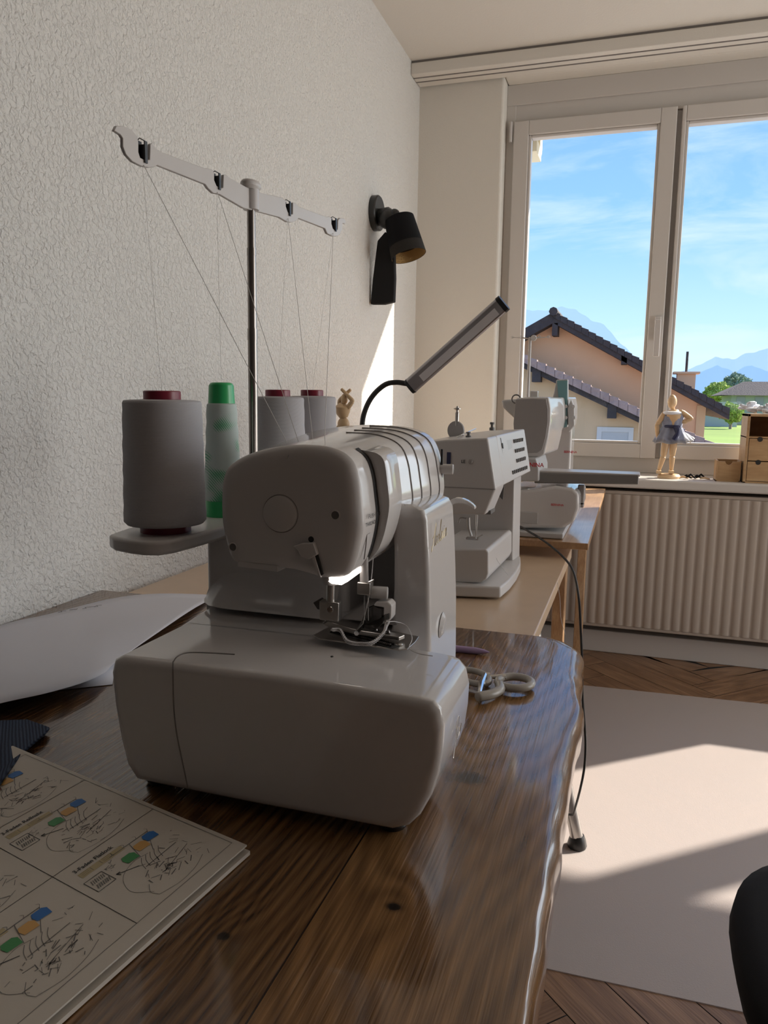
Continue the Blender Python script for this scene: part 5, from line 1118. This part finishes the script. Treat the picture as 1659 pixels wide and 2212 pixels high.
m=MB(); m.torus(PD(1455,892),.041,.007,(0,0,1),24,8,1,.75); m.build('neck_ruffle','tulle',df,ang=180)
# dark clips on the sill
cl=thing('sewing_clips',(.255,3.46,ZS),'little heap of black and brown hair clips on the sill beside the figure','clip')
rn=random.Random(4)
for k in range(7):
    x=.215+.014*k; m=MB(); y=3.45+rn.uniform(-.02,.02); a=rn.uniform(-.5,.5); m.tube([(x-.02*math.cos(a),y-.02*math.sin(a),ZS+.005),(x,y,ZS+.009+.006*(k%3)),(x+.02*math.cos(a),y+.02*math.sin(a),ZS+.005)],[.003,.005,.003],8); m.build('clip','black' if k%3 else 'figwood',cl)
# small box
q0=at(1545,1041,y=3.40); q1=at(1598,1041,y=3.40); zt4=at(1545,994,y=3.40).z
bx=thing('small_wooden_box',(q0.x,3.40,ZS),'small open wooden drawer box with a finger notch, left of the tall drawer unit','box')
m=MB(); t=.006; x0,x1=q0.x,q1.x; m.box((x0,3.40,ZS),(x1,3.49,ZS+.005)); m.box((x0,3.40,ZS),(x0+t,3.49,zt4)); m.box((x1-t,3.40,ZS),(x1,3.49,zt4)); m.box((x0,3.484,ZS),(x1,3.49,zt4))
fr=[V((x0+t,3.402,ZS+.005)),V((x1-t,3.402,ZS+.005)),V((x1-t,3.402,zt4-.004))]; cxm=(x0+x1)/2
for k in range(9): a=-math.pi*k/8; fr.append(V((cxm+.014*math.cos(a),3.402,zt4-.004+.014*math.sin(a))))
fr.append(V((x0+t,3.402,zt4-.004))); m.prism(fr,(0,.006,0)); m.build('box_body','boxwood',bx,bevel=.0006)
# drawer unit
du=thing('drawer_unit',(.45,3.40,ZS),'wooden desk organiser with open top shelf and drawers at the right end of the sill','organiser')
x0=at(1604,1045,y=3.38).x; zt5=at(1608,894,y=3.38).z; x1=x0+.20; yb,ye=3.38,3.56; t=.010
m=MB(); m.box((x0,yb,ZS),(x0+t,ye,zt5)); m.box((x1-t,yb,ZS),(x1,ye,zt5)); m.box((x0,yb,zt5-t),(x1,ye,zt5)); m.box((x0,yb,ZS),(x1,ye,ZS+.006)); m.box((x0,ye-.006,ZS),(x1,ye,zt5))
zA=at(1612,943,y=3.38).z; m.box((x0,yb+.002,zA-.006),(x1,ye,zA)); m.build('carcass','boxwood',du,bevel=.001)
zM=at(1620,996,y=3.38).z
for z0,z1 in ((ZS+.008,zM-.002),(zM+.002,zA-.008)):
    m=MB(); m.box((x0+t+.002,yb+.001,z0),(x1-t-.002,ye-.012,z1)); dr=m.build('drawer','boxwood',du,bevel=.001)
    m=MB(); qx=at(1642,950,y=3.38).x; m.lathe((qx,yb+.0008,z1-.002),[(0,-.0004),(.010,-.0004),(.010,.004)],20,ax=(0,1,0)); m.build('finger_hole','slot',dr)
# bunched lace on top
lc=MB(); rn=random.Random(9)
for k in range(26):
    p=V((x0+.0+rn.random()*.14,3.40+rn.random()*.1,zt5+.008+rn.random()*.028)); q=[p+V((rn.uniform(-.03,.03),rn.uniform(-.02,.02),rn.uniform(-.006,.012))) for _ in range(4)]; 
    for z in q: z.z=max(z.z,zt5+.007)
    lc.tube(bez(q,5),.006,7)
tag(lc.build('lace_bundle','tulle',ang=180,origin=(x0+.07,3.45,zt5)),'crumpled white lace heaped on top of the wooden organiser','lace')

# ================================================================== FLOOR MAT, CHAIR
m=MB(); m.prism([(-.55,1.377,.0005),(.85,1.405,.0005),(.93,3.03,.0005),(-.60,2.94,.0005)],(0,0,.002)); tag(m.build('floor_mat','fmat',origin=(.1,2,0)),'large translucent frosted floor protector mat on the parquet','mat')
oc_=thing('office_chair',(.40,.95,0),'black upholstered office chair, only its seat edge showing at the lower right','chair')
def sup(c,a,b_,z,n=48,e=2.6):
    o=[]
    for k in range(n):
        t=2*math.pi*k/n; ct,st=math.cos(t),math.sin(t); o.append(V((c[0]+a*abs(ct)**(2/e)*(1 if ct>0 else -1),c[1]+b_*abs(st)**(2/e)*(1 if st>0 else -1),z)))
    return o
CX,CY=.385,.935
m=MB(); m.loft([sup((CX,CY),.13,.13,.372),sup((CX,CY),.20,.20,.378),sup((CX,CY),.225,.23,.40),sup((CX,CY),.232,.240,.43),sup((CX,CY),.228,.236,.452),sup((CX,CY),.205,.212,.466),sup((CX,CY),.12,.12,.470)]); m.build('seat','blackf',oc_,ang=70)
m=MB(); m.loft([[V((CX+.25+dx,CY+y*w_,.62+z*h_)) for y,z in [(math.cos(t),math.sin(t)) for t in [2*math.pi*k/30 for k in range(30)]]] for dx,w_,h_ in ((-.012,.12,.12),(0,.19,.19),(.03,.20,.20),(.045,.16,.16))]); m.build('backrest','blackf',oc_,ang=70)
m=MB(); m.tube([(CX+.1,CY,.36),(CX+.27,CY,.38),(CX+.29,CY,.60)],.014,12); m.build('back_bar','blackp',oc_)
m=MB(); m.tube([(CX,CY,.08),(CX,CY,.38)],[.03,.018],18); m.build('gas_column','blackp',oc_)
for k in range(5):
    a=math.radians(20+72*k); e_=V((CX+.26*math.cos(a),CY+.26*math.sin(a),.065)); m=MB(); m.tube([(CX,CY,.10),e_],[.022,.014],10); lg=m.build('base_arm','blackp',oc_)
    m=MB(); m.lathe((e_.x,e_.y-.012,.027),[(0,0),(.026,0),(.026,.024),(0,.024)],18,ax=(0,1,0)); m.tube([(e_.x,e_.y,.03),e_],.008,8); m.build('caster','blackp',lg)
